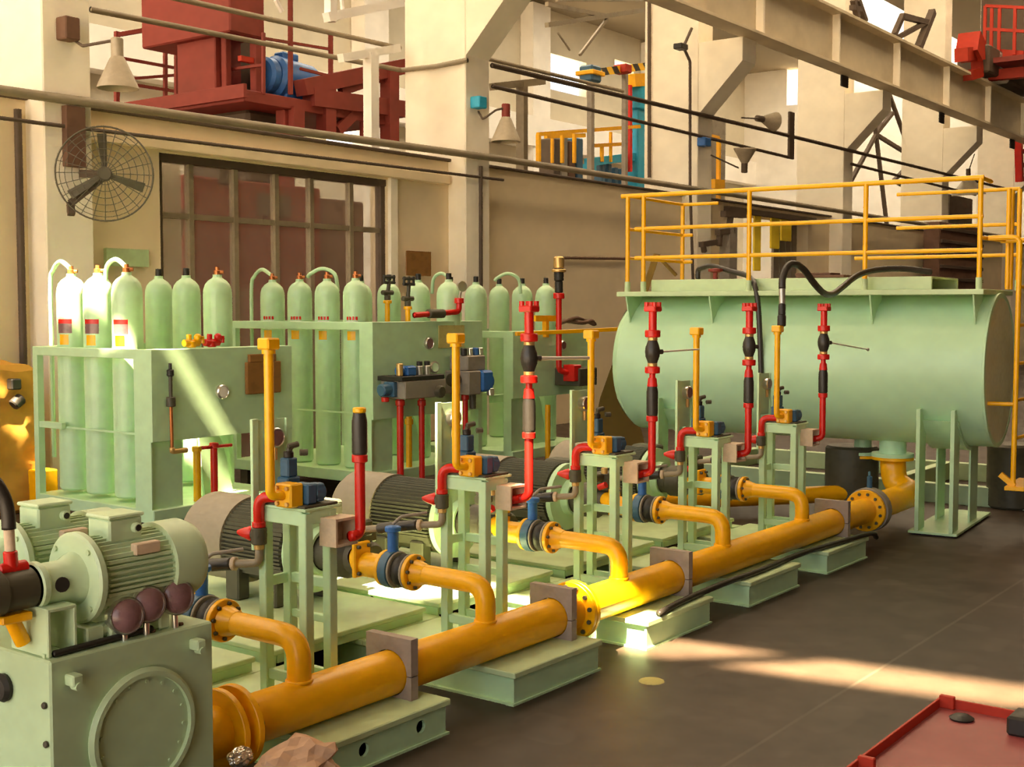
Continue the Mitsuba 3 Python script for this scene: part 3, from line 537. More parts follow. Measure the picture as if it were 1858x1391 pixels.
for rk, rw, x, ys, stk, dk in rows:
    for j, y in enumerate(ys):
        k = thing('gas_cylinder', f'pale green gas cylinder, {pos[len(ys)][j]} in the {rw} row of the {RK[rk]} rack', 'gas cylinder', 'gas cylinders in the racks')
        o = MV(x, y, 0)
        part(k, 'body', bottle[0][1], None, at=o)
        v = valve_dk if j in dk else valve_cu
        part(k, 'valve', v[1], None, at=o)
        if stk == 1:
            s = part(k, 'sticker', st_w, None, at=o, label='grey and red sticker with a yellow tag'); part(s, 'band', st_r, None, at=o); part(s, 'tag', st_y, None, at=o)
        if stk == 2:
            s = part(k, 'sticker', st_p, None, at=o, label='white sticker with red marks and a yellow tag'); part(s, 'band', st_t, None, at=o); part(s, 'tag', st_y, None, at=o)

def rack(x0, x1, y0, y1, zt, zb, pz, lab, post_w=0.2, tubes=()):
    k = thing('cylinder_rack', lab, 'rack')
    part(k, 'end_plate', box(x0, x0 + 0.012, y0 + 0.02, y0 + post_w, zb, zt, 0.002), GREEN)
    part(k, 'post', box(x0, x0 + 0.06, y1 - 0.06, y1, zb, zt, 0.004), GREEN)
    part(k, 'post', box(x1 - 0.06, x1, y1 - 0.06, y1, zb, zt, 0.004), GREEN)
    part(k, 'post', box(x1 - 0.06, x1, y0, y0 + 0.06, zb, zt, 0.004), GREEN)
    part(k, 'top_rail', box(x0, x0 + 0.05, y0 + 0.02, y1, zt - 0.07, zt, 0.004), GREEN)
    part(k, 'top_rail', box(x0, x1, y1 - 0.05, y1, zt - 0.07, zt, 0.004), GREEN)
    part(k, 'tie_bar', box(x0 + .01, x0 + .05, y1 - .36, y1 - .05, pz + .03, pz + .08, .003), GREEN)
    part(k, 'strap_bar', box(x0 + 0.055, x0 + 0.062, y0 + 0.1, y1, pz + 0.035, pz + 0.05), GREEN)
    part(k, 'base_frame', box(x0, x1, y0, y1, zb, zb + 0.10, 0.006), GREEN)
    for x, y in ((x0 + .1, y0 + .1), (x0 + .1, y1 - .1), (x1 - .1, y0 + .1), (x1 - .1, y1 - .1)): part(k, 'base_leg', box(x - .05, x + .05, y - .05, y + .05, 0, zb), DARK)
    part(k, 'control_panel', box(x0 - 0.004, x1, y0 - 0.004, y0 + 0.02, pz, zt, 0.003), GREEN)
    part(k, 'panel_flange', box(x0, x1, y0, y0 + 0.16, zt - 0.012, zt, 0.002), GREEN)
    part(k, 'lower_sheet', box(x0 + 0.02, x0 + 0.30, y0 + 0.05, y0 + 0.062, zb, pz), GREEN)
    part(k, 'gusset', plate(Polygon([(x0 + 0.72, zb), (x0 + 1.02, zb), (x0 + 0.90, pz - 0.1), (x0 + 0.84, pz), (x0 + 0.66, pz)]), [0, y0 + 0.32, 0], [1, 0, 0], [0, 0, 1], 0.02), GREEN)
    part(k, 'middle_rail', box(x0 + 0.30, x1, y0 + 0.5, y0 + 0.54, zb + 0.55, zb + 0.63, 0.004), GREEN)
    for pts in tubes: part(k, 'bent_tube', tube(spline(pts, 6), 0.018, 10), GREEN, True)
    return k
def hook(x, y, dx, dy, z=2.0): return [(x + dx, y + dy, 0.5), (x + dx, y + dy, 1.2), (x + dx, y + dy, z - 0.12), (x + dx * 0.85, y + dy * 0.85, z + 0.01), (x + dx * 0.5, y + dy * 0.5, z + 0.075), (x + dx * 0.12, y + dy * 0.12, z + 0.03), (x, y, z - 0.005)]
def hook2(x, y, dx, dy, z=2.0): return [(x + dx, y + dy, z - 0.14), (x + dx * 0.9, y + dy * 0.9, z + 0.02), (x + dx * 0.5, y + dy * 0.5, z + 0.075), (x + dx * 0.12, y + dy * 0.12, z + 0.03), (x, y, z - 0.005)]
rack(5.66, 7.02, 7.50, 9.00, 1.405, 0.14, 0.735, 'nearest pale green cylinder rack with a plain control panel', 0.21, [hook(5.85, 8.74, 0.03, 0.33), hook2(5.85, 8.03, 0.02, 0.30)])
rack(7.97, 9.50, 7.50, 9.34, 1.585, 0.17, 0.735, 'middle pale green cylinder rack carrying two valve manifolds', 0.16, [hook(8.20, 9.01, 0.03, 0.33), hook2(8.30, 8.64, 0.10, -0.30)])
rack(10.02, 11.5, 7.52, 8.80, 1.475, 0.17, 0.80, 'farthest pale green cylinder rack left of the big tank', 0.12, [hook2(10.22, 8.49, 0.0, 0.26), hook2(10.6, 8.2, 0.2, -0.2)])

PY = 7.494
def onp(px): return px
# fittings of the nearest rack
k = thing('pressure_gauge', 'round chrome gauge in the middle of the nearest rack panel', 'gauge')
c = A((6.285, 7.470, 1.072)); part(k, 'case', lathe([(0, 0), (0.050, 0), (0.056, 0.008), (0.056, 0.03), (0.048, 0.04), (0.044, 0.034), (0, 0.034)], c + A([0, 0.026, 0]), (0, -1, 0), 26), CHROME); part(k, 'dial', cyl(c - A([0, 0.009, 0]), c - A([0, 0.011, 0]), 0.042, 26), WHITE)
k = thing('shutoff_valve', 'small dark valve on a copper tube at the left of the nearest rack panel', 'valve')
a, b, c = A((5.795, 7.460, 1.271)), A((5.796, 7.460, 1.030)), A((5.799, 7.460, 0.691))
part(k, 'body', cat(cyl(b - A([0, 0, .04]), b + A([0, 0, .03]), 0.034, 14, 0.004), cyl(b + A([0, 0, .03]), a - A([0, 0, .06]), 0.014, 10)), DARK); part(k, 'knob', cat(cyl(a - A([0, 0, .06]), a - A([0, 0, .01]), 0.026, 12, 0.006), cyl(a - A([0, 0, .01]), a + A([0, 0, .035]), 0.012, 10, 0.002)), BLACK)
part(k, 'tube', tube([b - A([0, 0, .04]), c], 0.013, 10), COPPER, True); part(k, 'elbow', tube(rounded([c, c - A([0, 0, .03]), c + A([0.13, 0, -.03])], 0.02), 0.02, 10), BRASS, True)
p, q = A((6.518, 7.470, 1.038)), A((6.869, 7.470, 1.287))
single('cardboard_cover', cat(box(p[0], q[0], 7.455, 7.490, p[2], q[2] + .0, 0.006), box(p[0] + 0.03, q[0] - 0.05, 7.455, 7.488, q[2], q[2] + 0.06, 0.004)), CARD, 'brown cardboard cover on the nearest rack panel behind the first yellow riser', 'cover')
for px, m, nm, lb in ((347, YEL, 'yellow', 'yellow handwheel valve on top of the nearest rack panel'), (384, RED, 'red', 'red handwheel valve on top of the nearest rack panel')):
    c = A((6.068, 7.560, 1.447)); c[0] = {347: (6.068, 7.560, 1.447)[0], 384: (6.261, 7.560, 1.443)[0]}[px]; c[2] = 1.41
    k = thing('hand_valve', lb, 'valve')
    part(k, 'body', cat(cyl(c, c + A([0, 0, .05]), 0.035, 14, 0.006), cyl(c + A([-.07, 0, .035]), c + A([.07, 0, .035]), 0.028, 14, 0.004)), m); part(k, 'knob', cat(cyl(c + A([-.02, 0, .05]), c + A([-.02, 0, .10]), 0.02, 12, 0.004), sphere(c + A([0.045, -0.02, .075]), 0.030), cyl(c + A([.09, -.02, .03]), c + A([.09, -.02, .085]), 0.014, 10, 0.003)), m)
for px, m, lb in ((0, YEL, 'yellow pipe under the nearest rack panel'), (1, RED, 'dark red pipe with a flange under the nearest rack panel')):
    c = (A((6.153, 7.620, 0.637)), A((6.301, 7.600, 0.654)))[px]
    k = thing('drop_pipe', lb, 'pipe')
    part(k, 'pipe', tube([c, (c[0], c[1], 0.0)], (0.028, 0.027)[px], 14), m, True); part(k, 'collar', cyl(c - A([0, 0, 0.02]), c + A([0, 0, .02]), 0.036, 14, 0.004), m)
    if px: part(k, 'handle', cyl(c + A([-.12, 0, -.01]), c + A([.16, -0.02, -.01]), 0.014, 10, 0.004), m)
# fittings of the middle rack
k = thing('pressure_gauge', 'round chrome gauge high on the middle rack panel', 'gauge')
c = A((8.687, 7.470, 1.387)); part(k, 'case', lathe([(0, 0), (0.050, 0), (0.056, 0.008), (0.056, 0.03), (0.048, 0.04), (0.044, 0.034), (0, 0.034)], c + A([0, 0.026, 0]), (0, -1, 0), 26), CHROME); part(k, 'dial', cyl(c - A([0, 0.009, 0]), c - A([0, 0.011, 0]), 0.042, 26), MAUVE)
p, q = A((8.838, 7.480, 1.338)), A((9.208, 7.480, 1.547))
single('paper_notice', box(p[0], q[0], 7.482, 7.492, p[2], q[2]), PAPER, 'yellowed paper notice behind the second yellow riser on the middle rack', 'notice')
def manifold(lb, a, b, blue):
    k = thing('valve_manifold', lb, 'manifold'); x0, x1, z0, z1 = a[0], b[0], min(a[2], b[2]), max(a[2], b[2]); y0, y1 = 7.20, 7.49
    part(k, 'block', box(x0, x1, y0, y1, z0, z1, 0.008), GREY)
    zc = (z0 + z1) / 2
    if blue == 1:
        part(k, 'side_solenoid', cat(cyl((x0, 7.35, zc + .01), (x0 - 0.14, 7.36, zc), 0.055, 18, 0.01), box(x0 - 0.05, x0, 7.29, 7.41, zc - .06, zc + .07, 0.008)), DBLUE); part(k, 'red_plug', cyl((x0 - 0.08, 7.36, zc - 0.06), (x0 - 0.08, 7.36, zc - 0.10), 0.035, 12, 0.004), RED)
        part(k, 'top_plate', box(x0 - 0.04, x1 - 0.02, y0, y1, z1, z1 + 0.04, 0.004), BLACK)
        part(k, 'top_solenoid', cat(box(x0 + .10, x0 + .22, 7.26, 7.40, z1 + .04, z1 + .12, 0.01), cyl((x0 + .05, 7.33, z1 + .08), (x0 + .25, 7.33, z1 + .08), 0.045, 16, 0.008)), BLUE)
        part(k, 'coil', cat(cyl((x0 + .04, 7.3, z1 + .04), (x0 + .04, 7.3, z1 + .15), 0.03, 12, 0.006)), BRASS)
        for dx in (.30, .40): part(k, 'coil', cat(cyl((x0 + dx, 7.3, z1 + .03), (x0 + dx, 7.3, z1 + .12), 0.032, 12, 0.006)), STEEL); part(k, 'coil_cap', cyl((x0 + dx, 7.3, z1 + .12), (x0 + dx, 7.3, z1 + .16), 0.026, 12, 0.004), BLACK)
        part(k, 'port_gauge', lathe([(0, 0), (0.05, 0), (0.055, 0.03), (0.04, 0.04), (0, 0.036)], (x0 + .50, 7.32, z1 + .10), (-.2, -1, 0), 18), CHROME)
        part(k, 'cartridge', cyl((x1 - .12, y0, zc - .03), (x1 - .12, y0 - .06, zc - .03), 0.055, 16, 0.01), DARK)
    else:
        part(k, 'side_solenoid', cat(box(x1, x1 + .17, 7.18, 7.42, z0 + .02, z1, 0.02), cyl((x1 + .17, 7.30, zc), (x1 + .23, 7.30, zc), 0.085, 16, 0.01)), BLUE); part(k, 'plug', cyl((x1 + .14, 7.2, z0 - .02), (x1 + .14, 7.2, z0 + .05), 0.035, 12, 0.005), CHROME)
        part(k, 'top_block', box(x0 + .03, x1 + .12, 7.24, 7.46, z1, z1 + .14, 0.01), GREY)
        for dx, m in ((.05, BLACK), (.14, CHROME), (.22, BLUE), (.29, CHROME)): part(k, 'coil', cyl((x0 + dx, 7.3, z1 + .14), (x0 + dx, 7.3, z1 + .21), 0.03, 12, 0.006), m)
        part(k, 'cartridge', cyl((x0, 7.34, zc + .03), (x0 - .10, 7.34, zc + .03), 0.06, 16, 0.01), DARK)
        part(k, 'drain_fitting', cyl((x1 + .0, 7.3, z0), (x1 + .0, 7.3, z0 - .14), 0.03, 12, 0.004), DARK)
    return k
manifold('grey valve manifold with blue solenoids at the left of the middle rack panel', (8.055, 7.350, 0.921), (8.598, 7.350, 1.079), 1)
manifold('grey valve manifold with one big blue solenoid at the right of the middle rack panel', (8.925, 7.350, 0.912), (9.104, 7.350, 1.129), 2)
for a, r, m, lb in (((8.154, 7.350, 0.906), .030, RED, 'left red pipe below the left manifold of the middle rack'), ((8.439, 7.350, 0.889), .026, RED, 'right red pipe below the left manifold of the middle rack'), ((8.493, 7.550, 0.707), .028, YEL, 'yellow pipe between the two red pipes below the middle rack'), ((9.054, 7.350, 0.905), .026, RED, 'red pipe below the right manifold of the middle rack')):
    a = A(a); single('drop_pipe', cat(tube([a + A([0, 0, .03]), (a[0], a[1], 0.0)], r, 14), cyl(a - A([0, 0, .05]), a, r + .012, 14, 0.004)), m, lb, 'pipe', None, True)
for a, b, c, lb in (((8.596, 7.900, 1.581), (8.598, 7.900, 1.779), (8.622, 7.900, 1.992), 'small dark needle valve on a yellow stem, left one above the middle rack'), ((8.654, 7.700, 1.591), (8.654, 7.700, 1.723), (8.671, 7.700, 1.975), 'small dark needle valve on a yellow stem, right one above the middle rack')):
    a, b, c = A(a), A(b), A(c); k = thing('needle_valve', lb, 'valve')
    part(k, 'stem', cat(tube([a - A([0, 0, .05]), b], 0.024, 12), cyl(b - A([0, 0, .03]), b, 0.04, 12, 0.004)), YEL)
    part(k, 'body', cat(cyl(b, b + A([0, 0, .05]), 0.03, 12, .004), cyl(b + A([-.07, 0, .07]), b + A([.07, 0, .07]), 0.022, 12, .003), cyl(b + A([0, 0, .05]), c - A([0, 0, .05]), 0.018, 12)), DARK)
    part(k, 'handwheel', cat(cyl(c + A([-.075, 0, 0]), c + A([.075, 0, 0]), 0.014, 8), cyl(c + A([-.075, 0, -.05]), c + A([.075, 0, -.05]), 0.014, 8), *[cyl(c + A([d, 0, -.06]), c + A([d, 0, .02]), 0.012, 8) for d in (-.065, 0, .065)]), BLACK)
k = thing('bypass_pipe', 'red horizontal pipe with a dark valve above the middle rack', 'pipe')
a, b, c = A((8.473, 7.460, 1.643)), A((9.102, 7.460, 1.672)), A((9.103, 7.460, 1.780))
part(k, 'pipe', tube(rounded([a, b, c], 0.05), 0.026, 12), RED, True); part(k, 'valve_body', cyl(a * .55 + b * .45 - A([.1, 0, 0]), a * .55 + b * .45 + A([.12, 0, 0]), 0.042, 14, .01), DARK); part(k, 'flange', cyl(c - A([0, 0, .03]), c + A([0, 0, .02]), 0.045, 14, .005), RED)
part(k, 'gauge', lathe([(0, 0), (0.05, 0), (0.05, 0.03), (0, 0.03)], (9.128, 7.460, 1.908), (-.3, -1, 0), 18), CHROME); part(k, 'gauge_stem', tube([c, (9.152, 7.480, 1.878)], 0.014, 10), STEEL, True)
# fittings of the farthest rack
k = thing('riser_pipe', 'red pipe with a tall brass and black valve beside the farthest rack', 'pipe')
a, b, c, d_ = A((10.575, 7.350, 1.832)), A((10.578, 7.350, 1.060)), A((10.705, 7.300, 1.045)), A((10.574, 7.350, 2.163))
part(k, 'pipe', tube(rounded([a, b, c], 0.07), 0.030, 14), RED, True); part(k, 'flange', cyl(a - A([0, 0, .03]), a + A([0, 0, .03]), 0.058, 16, .006), RED); part(k, 'block', box(c[0] - .04, c[0] + .10, 7.22, 7.36, c[2] - .09, c[2] + .08, .008), RED)
part(k, 'valve_body', cat(cyl(a + A([0, 0, .03]), a + A([0, 0, .15]), 0.042, 14, .008), cyl(a + A([0, 0, .15]), d_ - A([0, 0, .04]), 0.05, 14, .01)), BLACK); part(k, 'valve_head', cat(cyl(d_ - A([0, 0, .06]), d_ + A([0, 0, .07]), 0.055, 16, .015), cyl(d_ - A([0, 0, .09]), d_ - A([0, 0, .06]), 0.075, 16, .006)), BRASS)
k = thing('pressure_gauge', 'small chrome gauge on the farthest rack panel', 'gauge')
c = A((10.816, 7.460, 1.318)); part(k, 'case', lathe([(0, 0), (0.05, 0), (0.055, 0.02), (0.045, 0.04), (0, 0.036)], c + A([0, .03, 0]), (0, -1, 0), 20), CHROME); part(k, 'dial', cyl(c - A([0, 0.008, 0]), c - A([0, 0.011, 0]), 0.04, 18), MAUVE)
single('control_box', box((10.739, 7.350, 0.916)[0], (11.069, 7.350, 0.900)[0], 7.2, 7.518, (10.739, 7.350, 0.904)[2], (10.738, 7.350, 1.088)[2], .008), DARK, 'dark valve box at the right end of the farthest rack panel', 'box')
single('guide_rail', beam((9.935, 7.420, 1.453), (11.350, 7.050, 1.487), 0.035, 0.04, .004), YEL, 'long thin yellow bar lying across the farthest rack', 'bar')
single('guide_bracket', cat(beam((10.554, 7.500, 1.590), (10.554, 7.500, 1.408), 0.05), beam((10.341, 7.500, 1.602), (10.772, 7.500, 1.600), 0.06)), YEL, 'yellow bracket on top of the farthest rack', 'bracket')
a = A((11.206, 7.600, 1.549)); single('chain_pile', cat([tube(spline([a + A([-.30, 0, -.03]), a + A([-.1, .05, .02]), a + A([.1, -.05, 0]), a + A([.35, .0, .02]), a + A([.5, .05, -.02])], 6), 0.022, 8), tube(spline([a + A([-.22, .06, -.02]), a + A([0, -.02, .05]), a + A([.25, .04, .03]), a + A([.4, 0, -.02])], 6), 0.02, 8)]), RUST, 'dark loose hose lying on top of the farthest rack', 'hose', None, True)
a = (10.596, 7.500, 0.706); single('drop_pipe', tube([a, (a[0], a[1], 0.0)], 0.028, 12), YEL, 'yellow pipe under the farthest rack panel', 'pipe', None, True)

# ---------------------------------------------------------------- big tank on saddles
TO = T4().translate([9.97, 2.80, 0]).rotate([0, 0, 1], 5)
TZ, TR, TL = 1.227, 0.59, 3.0
def tp(k, n, m, b, sm=32, **kw): return part(k, n, mikit.ply(m, b, sm), None, at=TO, **kw)
t = thing('oil_tank', 'huge pale green horizontal cylindrical tank behind the red risers', 'tank')
tp(t, 'shell', lathe([(0, 0), (TR - 0.02, 0), (TR, 0.012), (TR, TL), (TR - 0.06, TL + 0.07), (TR - 0.2, TL + 0.13), (0, TL + 0.16)], (0, 0, TZ), (0, 1, 0), 96), TANKG, 40)
tp(t, 'end_rim', ringm((0, -0.004, TZ), (0, 1, 0), TR + 0.004, TR - 0.035, 0.02, 96), TANKG)
tp(t, 'end_disc', cyl((0, -0.001, TZ), (0, 0.01, TZ), TR - 0.02, 64), ENDG)
for y0 in (0.20, 2.35):
    s = tp(t, 'saddle_base', box(-0.61, 0.61, y0 - 0.04, y0 + 0.32, 0.012, 0.032, 0.003), GREEN)
    cut_ = Point(0, TZ).buffer(TR + 0.004, 48)
    webs = [Polygon([(-0.60, 0.032), (-0.40, 0.032), (-0.40, 0.95), (-0.60, 0.95)]).difference(cut_), Polygon([(0.0, 0.032), (0.26, 0.032), (0.26, 0.95), (0.0, 0.95)]).difference(cut_)]
    for yy in (y0, y0 + 0.25):
        for web in webs: tp(t, 'saddle_plate', plate(web, [0, yy + 0.014, 0], [1, 0, 0], [0, 0, 1], 0.014), GREEN)
        tp(t, 'saddle_flange', box(-0.612, -0.600, yy - 0.008, yy + 0.022, 0.032, 0.95, 0.002), GREEN)
    band = Point(0, TZ).buffer(TR + 0.035, 48).difference(cut_).intersection(sbox(-0.62, 0, 0.62, 0.86))
    tp(t, 'saddle_cradle', plate(band, [0, y0 + 0.27, 0], [1, 0, 0], [0, 0, 1], 0.28), GREEN); tp(t, 'saddle_foot', box(-0.58, 0.58, y0 - 0.02, y0 + 0.30, 0.0, 0.012), BLACK)
tp(t, 'platform', box(-0.56, 0.56, 0.02, TL + 0.02, 1.805, 1.845, 0.004), GREEN2)
tp(t, 'platform_curb', box(-0.44, -0.41, 0.42, TL - 0.25, 1.845, 1.935, 0.003), GREEN2); tp(t, 'platform_curb', box(0.41, 0.44, 0.42, TL - 0.25, 1.845, 1.935, 0.003), GREEN2)
tp(t, 'curb_lid', box(-0.44, 0.44, 0.42, TL - 0.25, 1.93, 1.945, 0.003), GREEN2)
for y in (0.10, 0.86, 2.18, TL - 0.06):
    for s in (-1, 1):
        tp(t, 'bracket', plate(Polygon([(s * 0.55, 1.805), (s * 0.24, 1.805), (s * 0.24, TZ + 0.53), (s * 0.47, TZ + 0.345)]), [0, y, 0], [1, 0, 0], [0, 0, 1], 0.012), GREEN)
tp(t, 'outlet_nozzle', cat(cyl((-0.02, 0.80, 0.52), (-0.02, 0.80, TZ - TR + 0.02), 0.105, 28), lathe([(0, 0), (0.165, 0), (0.165, 0.03), (0, 0.03)], (-0.02, 0.80, 0.515), (0, 0, 1), 28)), TANKG)
tp(t, 'outlet_nozzle', cat(cyl((0.25, 1.12, 0.50), (0.25, 1.12, TZ - TR + 0.1), 0.07, 24), lathe([(0, 0), (0.13, 0), (0.13, 0.025), (0, 0.025)], (0.25, 1.12, 0.485), (0, 0, 1), 24)), TANKG)
# railing of the platform
r = thing('tank_railing', 'bright yellow three-rail guard railing on top of the big tank', 'railing')
RZ = (2.655, 2.375, 2.130); fx, bx_ = -0.53, 0.53
def rp(p, q, rr=0.0165, n='rail'): tp(r, n, tube([p, q], rr, 12), YEL, True)
for y in (0.06, 0.90, 1.84, 2.78, 2.93): tp(r, 'post', cat(tube([(fx, y, 1.92), (fx, y, RZ[0])], 0.0185, 12)), YEL, True); tp(r, 'post_foot', cyl((fx, y, 1.845), (fx, y, 1.93), 0.024, 12), GREEN2)
for y in (-0.02, 2.90): tp(r, 'post', tube([(bx_, y, 1.92), (bx_, y, RZ[0])], 0.0185, 12), YEL, True); tp(r, 'post_foot', cyl((bx_, y, 1.845), (bx_, y, 1.93), 0.024, 12), GREEN2)
for i, z in enumerate(RZ):
    rp((fx, 0.04, z), (fx, 2.99 - 0.13 * (i > 0), z), 0.019 if i == 0 else 0.0165); rp((fx, 2.93, z), (bx_, 2.90, z), 0.014); rp((bx_, 2.90, z), (bx_, 2.55 if i == 0 else 2.80, z), 0.015)
    rp((bx_, -0.02, z), (bx_, 0.95 if i < 2 else 1.3, z), 0.015)
rp((fx, 0.06, RZ[0]), (fx + 0.35, 0.06, RZ[0]), 0.016)
l = thing('ladder', 'yellow tubular ladder with hooped handrails at the right end of the tank', 'ladder')
def lp(n, pts, rr): tp(l, n, tube(rounded(pts, 0.06), rr, 12), YEL, True)
lp('stringer', [(0.22, -0.02, 1.85), (0.22, -0.02, 2.62)], 0.02); lp('stringer', [(0.10, -0.02, 1.85), (0.10, -0.02, 2.62)], 0.018)
lp('hand_hoop', [(-0.43, 0.02, 2.22), (-0.43, -0.20, 2.22), (-0.43, -0.19, 0.40)], 0.019); lp('hand_hoop', [(0.02, 0.02, 2.22), (0.02, -0.24, 2.22), (0.02, -0.24, 0.40)], 0.019)
for z in (0.75, 1.03, 1.30, 1.58, 1.86): lp('rung', [(-0.43, -0.195, z), (0.02, -0.24, z)], 0.013)
lp('stay', [(-0.43, -0.195, 1.0), (-0.43, 0.03, 1.0)], 0.015); lp('top_rail', [(-0.53, 0.06, 2.22), (0.12, -0.02, 2.22)], 0.015)
tp(l, 'foot_plate', cat(box(-0.49, 0.08, -0.28, -0.14, 0.37, 0.40, 0.004), beam((-0.43, -0.20, 0.40), (-0.43, -0.10, 0.48), 0.04)), YEL)

# outlet piping
k = thing('tank_outlet_pipe', 'thick yellow elbow rising from the end of the header to the tank nozzle', 'pipe')
part(k, 'elbow', tube(rounded([(8.93, HY, HZ), (9.80, HY + 0.02, HZ), (9.88, 3.58, 0.30), (9.88, 3.595, 0.51)], 0.16, 8), 0.10, 26), YEL, True)
part(k, 'flange', ringm((9.88, 3.595, 0.490), (0, 0, 1), 0.165, 0.05, 0.025, 30), YEL); part(k, 'flange', ringm((8.87, HY, HZ), (1, 0, 0), 0.15, 0.05, 0.03, 30), YEL)
k = thing('gate_valve', 'grey flanged valve at the far end of the yellow header', 'valve')
part(k, 'body', ringm((8.785, HY, HZ), (1, 0, 0), 0.160, 0.06, 0.08, 32), GREY); part(k, 'bolts', bolts((8.78, HY, HZ), (1, 0, 0), 0.118, 10, 0.012, 0.08), DARK, False, kind='stuff'); part(k, 'stem', cat(cyl((8.83, HY, HZ + .12), (8.83, HY, HZ + .24), 0.02, 10), tube([(8.83, HY, HZ + .24), (8.90, HY + .03, HZ + .26)], 0.010, 8)), DBLUE)
k = thing('return_pipe', 'thick yellow pipe behind the far end of the header rising to the second tank nozzle', 'pipe')
q = TO @ mi.ScalarPoint3f(0.25, 1.12, 0.48); q = A([q[0], q[1], q[2]]).ravel()
part(k, 'pipe', tube(rounded([(8.6, 5.3, 0.14), (q[0] - .1, q[1] + .1, 0.16), (q[0], q[1], 0.26), (q[0], q[1], 0.47)], 0.14, 7), 0.07, 22), YEL, True); part(k, 'flange', ringm((q[0], q[1], 0.458), (0, 0, 1), 0.125, 0.05, 0.024, 26), YEL)
# hoses and odds on the tank
single('black_hose', tube(spline([((9.578, 5.211, 2.013)[0], (9.578, 5.211, 2.013)[1], 1.955), (9.581, 5.208, 2.027), (9.560, 5.155, 2.049), (9.519, 5.044, 2.060), (9.473, 4.850, 2.013), (9.425, 4.660, 1.964), (9.288, 4.533, 1.879), (9.259, 4.487, 1.702), (9.227, 4.454, 1.438), (9.220, 4.437, 1.165)], 8), 0.0215, 12), HOSE, 'black hose arching over the platform edge and hanging beside the second farthest riser', 'hose', None, True)
k = thing('black_hose', 'black hose with a steel fitting looping from the farthest yellow riser over the tank platform', 'hose')
part(k, 'hose', tube(spline([(7.780, 3.600, 1.834), (7.795, 3.604, 1.903), (7.844, 3.596, 1.978), (7.919, 3.583, 2.002), (8.051, 3.570, 1.968), (8.186, 3.548, 1.872), (8.367, 3.551, 1.806), (8.595, 3.581, 1.808), (8.832, 3.605, 1.863), (9.092, 3.600, 1.949), (9.325, 3.545, 1.995), (9.501, 3.396, 2.005), (9.626, 3.227, 1.980)], 8), 0.023, 14), HOSE, True)
a, b, c = A((7.780, 3.600, 1.834)), A((7.766, 3.592, 1.731)), A((7.748, 3.586, 1.585))
part(k, 'ferrule', cyl(a, b, 0.021, 14, .003), STEEL); part(k, 'coupling', cat(cyl(b, b * .5 + c * .5, 0.024, 14, .003), cyl(b * .5 + c * .5, c, 0.028, 14, .004)), BLACK)
a = TO @ mi.ScalarPoint3f(-0.30, 1.25, 1.95); a = A([a[0], a[1], a[2]]).ravel()
single('wood_board', cat(box(a[0] - .15, a[0] + .12, a[1] - .18, a[1] + .22, 1.945, 1.965, .003), box(a[0] - .1, a[0] + .1, a[1] - .05, a[1] + .25, 1.965, 1.985, .003)), RUST, 'flat brown boards lying on the tank platform beside the looped hose', 'board')
a = A((9.443, 4.972, 2.001)); a[2] = max(a[2], 1.99); single('hand_valve', cat(lathe([(0, 0), (0.03, 0), (0.06, .01), (0.06, .03), (0, .04)], a, (0, 0, 1), 18), cyl(a - A([0, 0, .06]), a, 0.02, 10)), OXRED, 'dark red handwheel on top of the tank behind the railing', 'valve')
# canvas hanging from the railing
def sheet(pts, n=30, amp=0.05, th=0.006, seed=3):
    """a hanging cloth from two edge lines (left and right), each a list of points"""
    L, R_ = [np.array([np.interp(np.linspace(0, 1, n), np.linspace(0, 1, len(e)), np.array(e)[:, k]) for k in range(3)]).T for e in pts]
    w = np.linspace(0, 1, n)[None, :, None]; P_ = L[:, None] * (1 - w) + R_[:, None] * w
    nz = meshkit.fbm(P_ * A([2.2, 2.2, 0.7]), 3, seed) - 0.5; nrm = A([-0.8, -0.6, 0])
    P_ = P_ + nz[..., None] * nrm * amp * 2 * np.minimum(1, np.linalg.norm(R_ - L, axis=1) * 2)[:, None, None]
    f, V = [], P_.reshape(-1, 3); m = n * n; V2 = np.vstack([V, V - nrm * th])
    for i in range(n - 1):
        for j in range(n - 1):
            a, b, c, d = i * n + j, i * n + j + 1, (i + 1) * n + j + 1, (i + 1) * n + j
            f += [[a, c, b], [a, d, c], [a + m, b + m, c + m], [a + m, c + m, d + m]]
    rim = [i for i in range(n)] + [i * n + n - 1 for i in range(1, n)] + [(n - 1) * n + j for j in range(n - 2, -1, -1)] + [i * n for i in range(n - 2, 0, -1)]
    for a, b in zip(rim, rim[1:] + rim[:1]): f += [[a, b, b + m], [a, b + m, a + m]]
    return trimesh.Trimesh(V2, f, process=False)
single('canvas_cover', sheet([[(9.794, 5.775, 2.195), (9.828, 5.942, 1.802), (9.763, 6.145, 1.300), (9.644, 6.258, 0.847), (9.590, 6.256, 0.091)], [(9.829, 5.728, 2.185), (9.873, 5.911, 1.763), (10.086, 6.215, 1.289), (10.180, 6.209, 0.817), (10.269, 6.014, 0.035)]]), CANVAS, 'olive brown canvas hanging in a point from the left end of the tank railing', 'canvas', None, True)
single('canvas_strap', tube([(9.811, 5.751, 2.175), (9.898, 5.710, 2.098), (10.036, 5.685, 2.007)], 0.018, 8), CANVAS, 'olive strap from the railing corner down to the tank platform', 'strap', None, True)

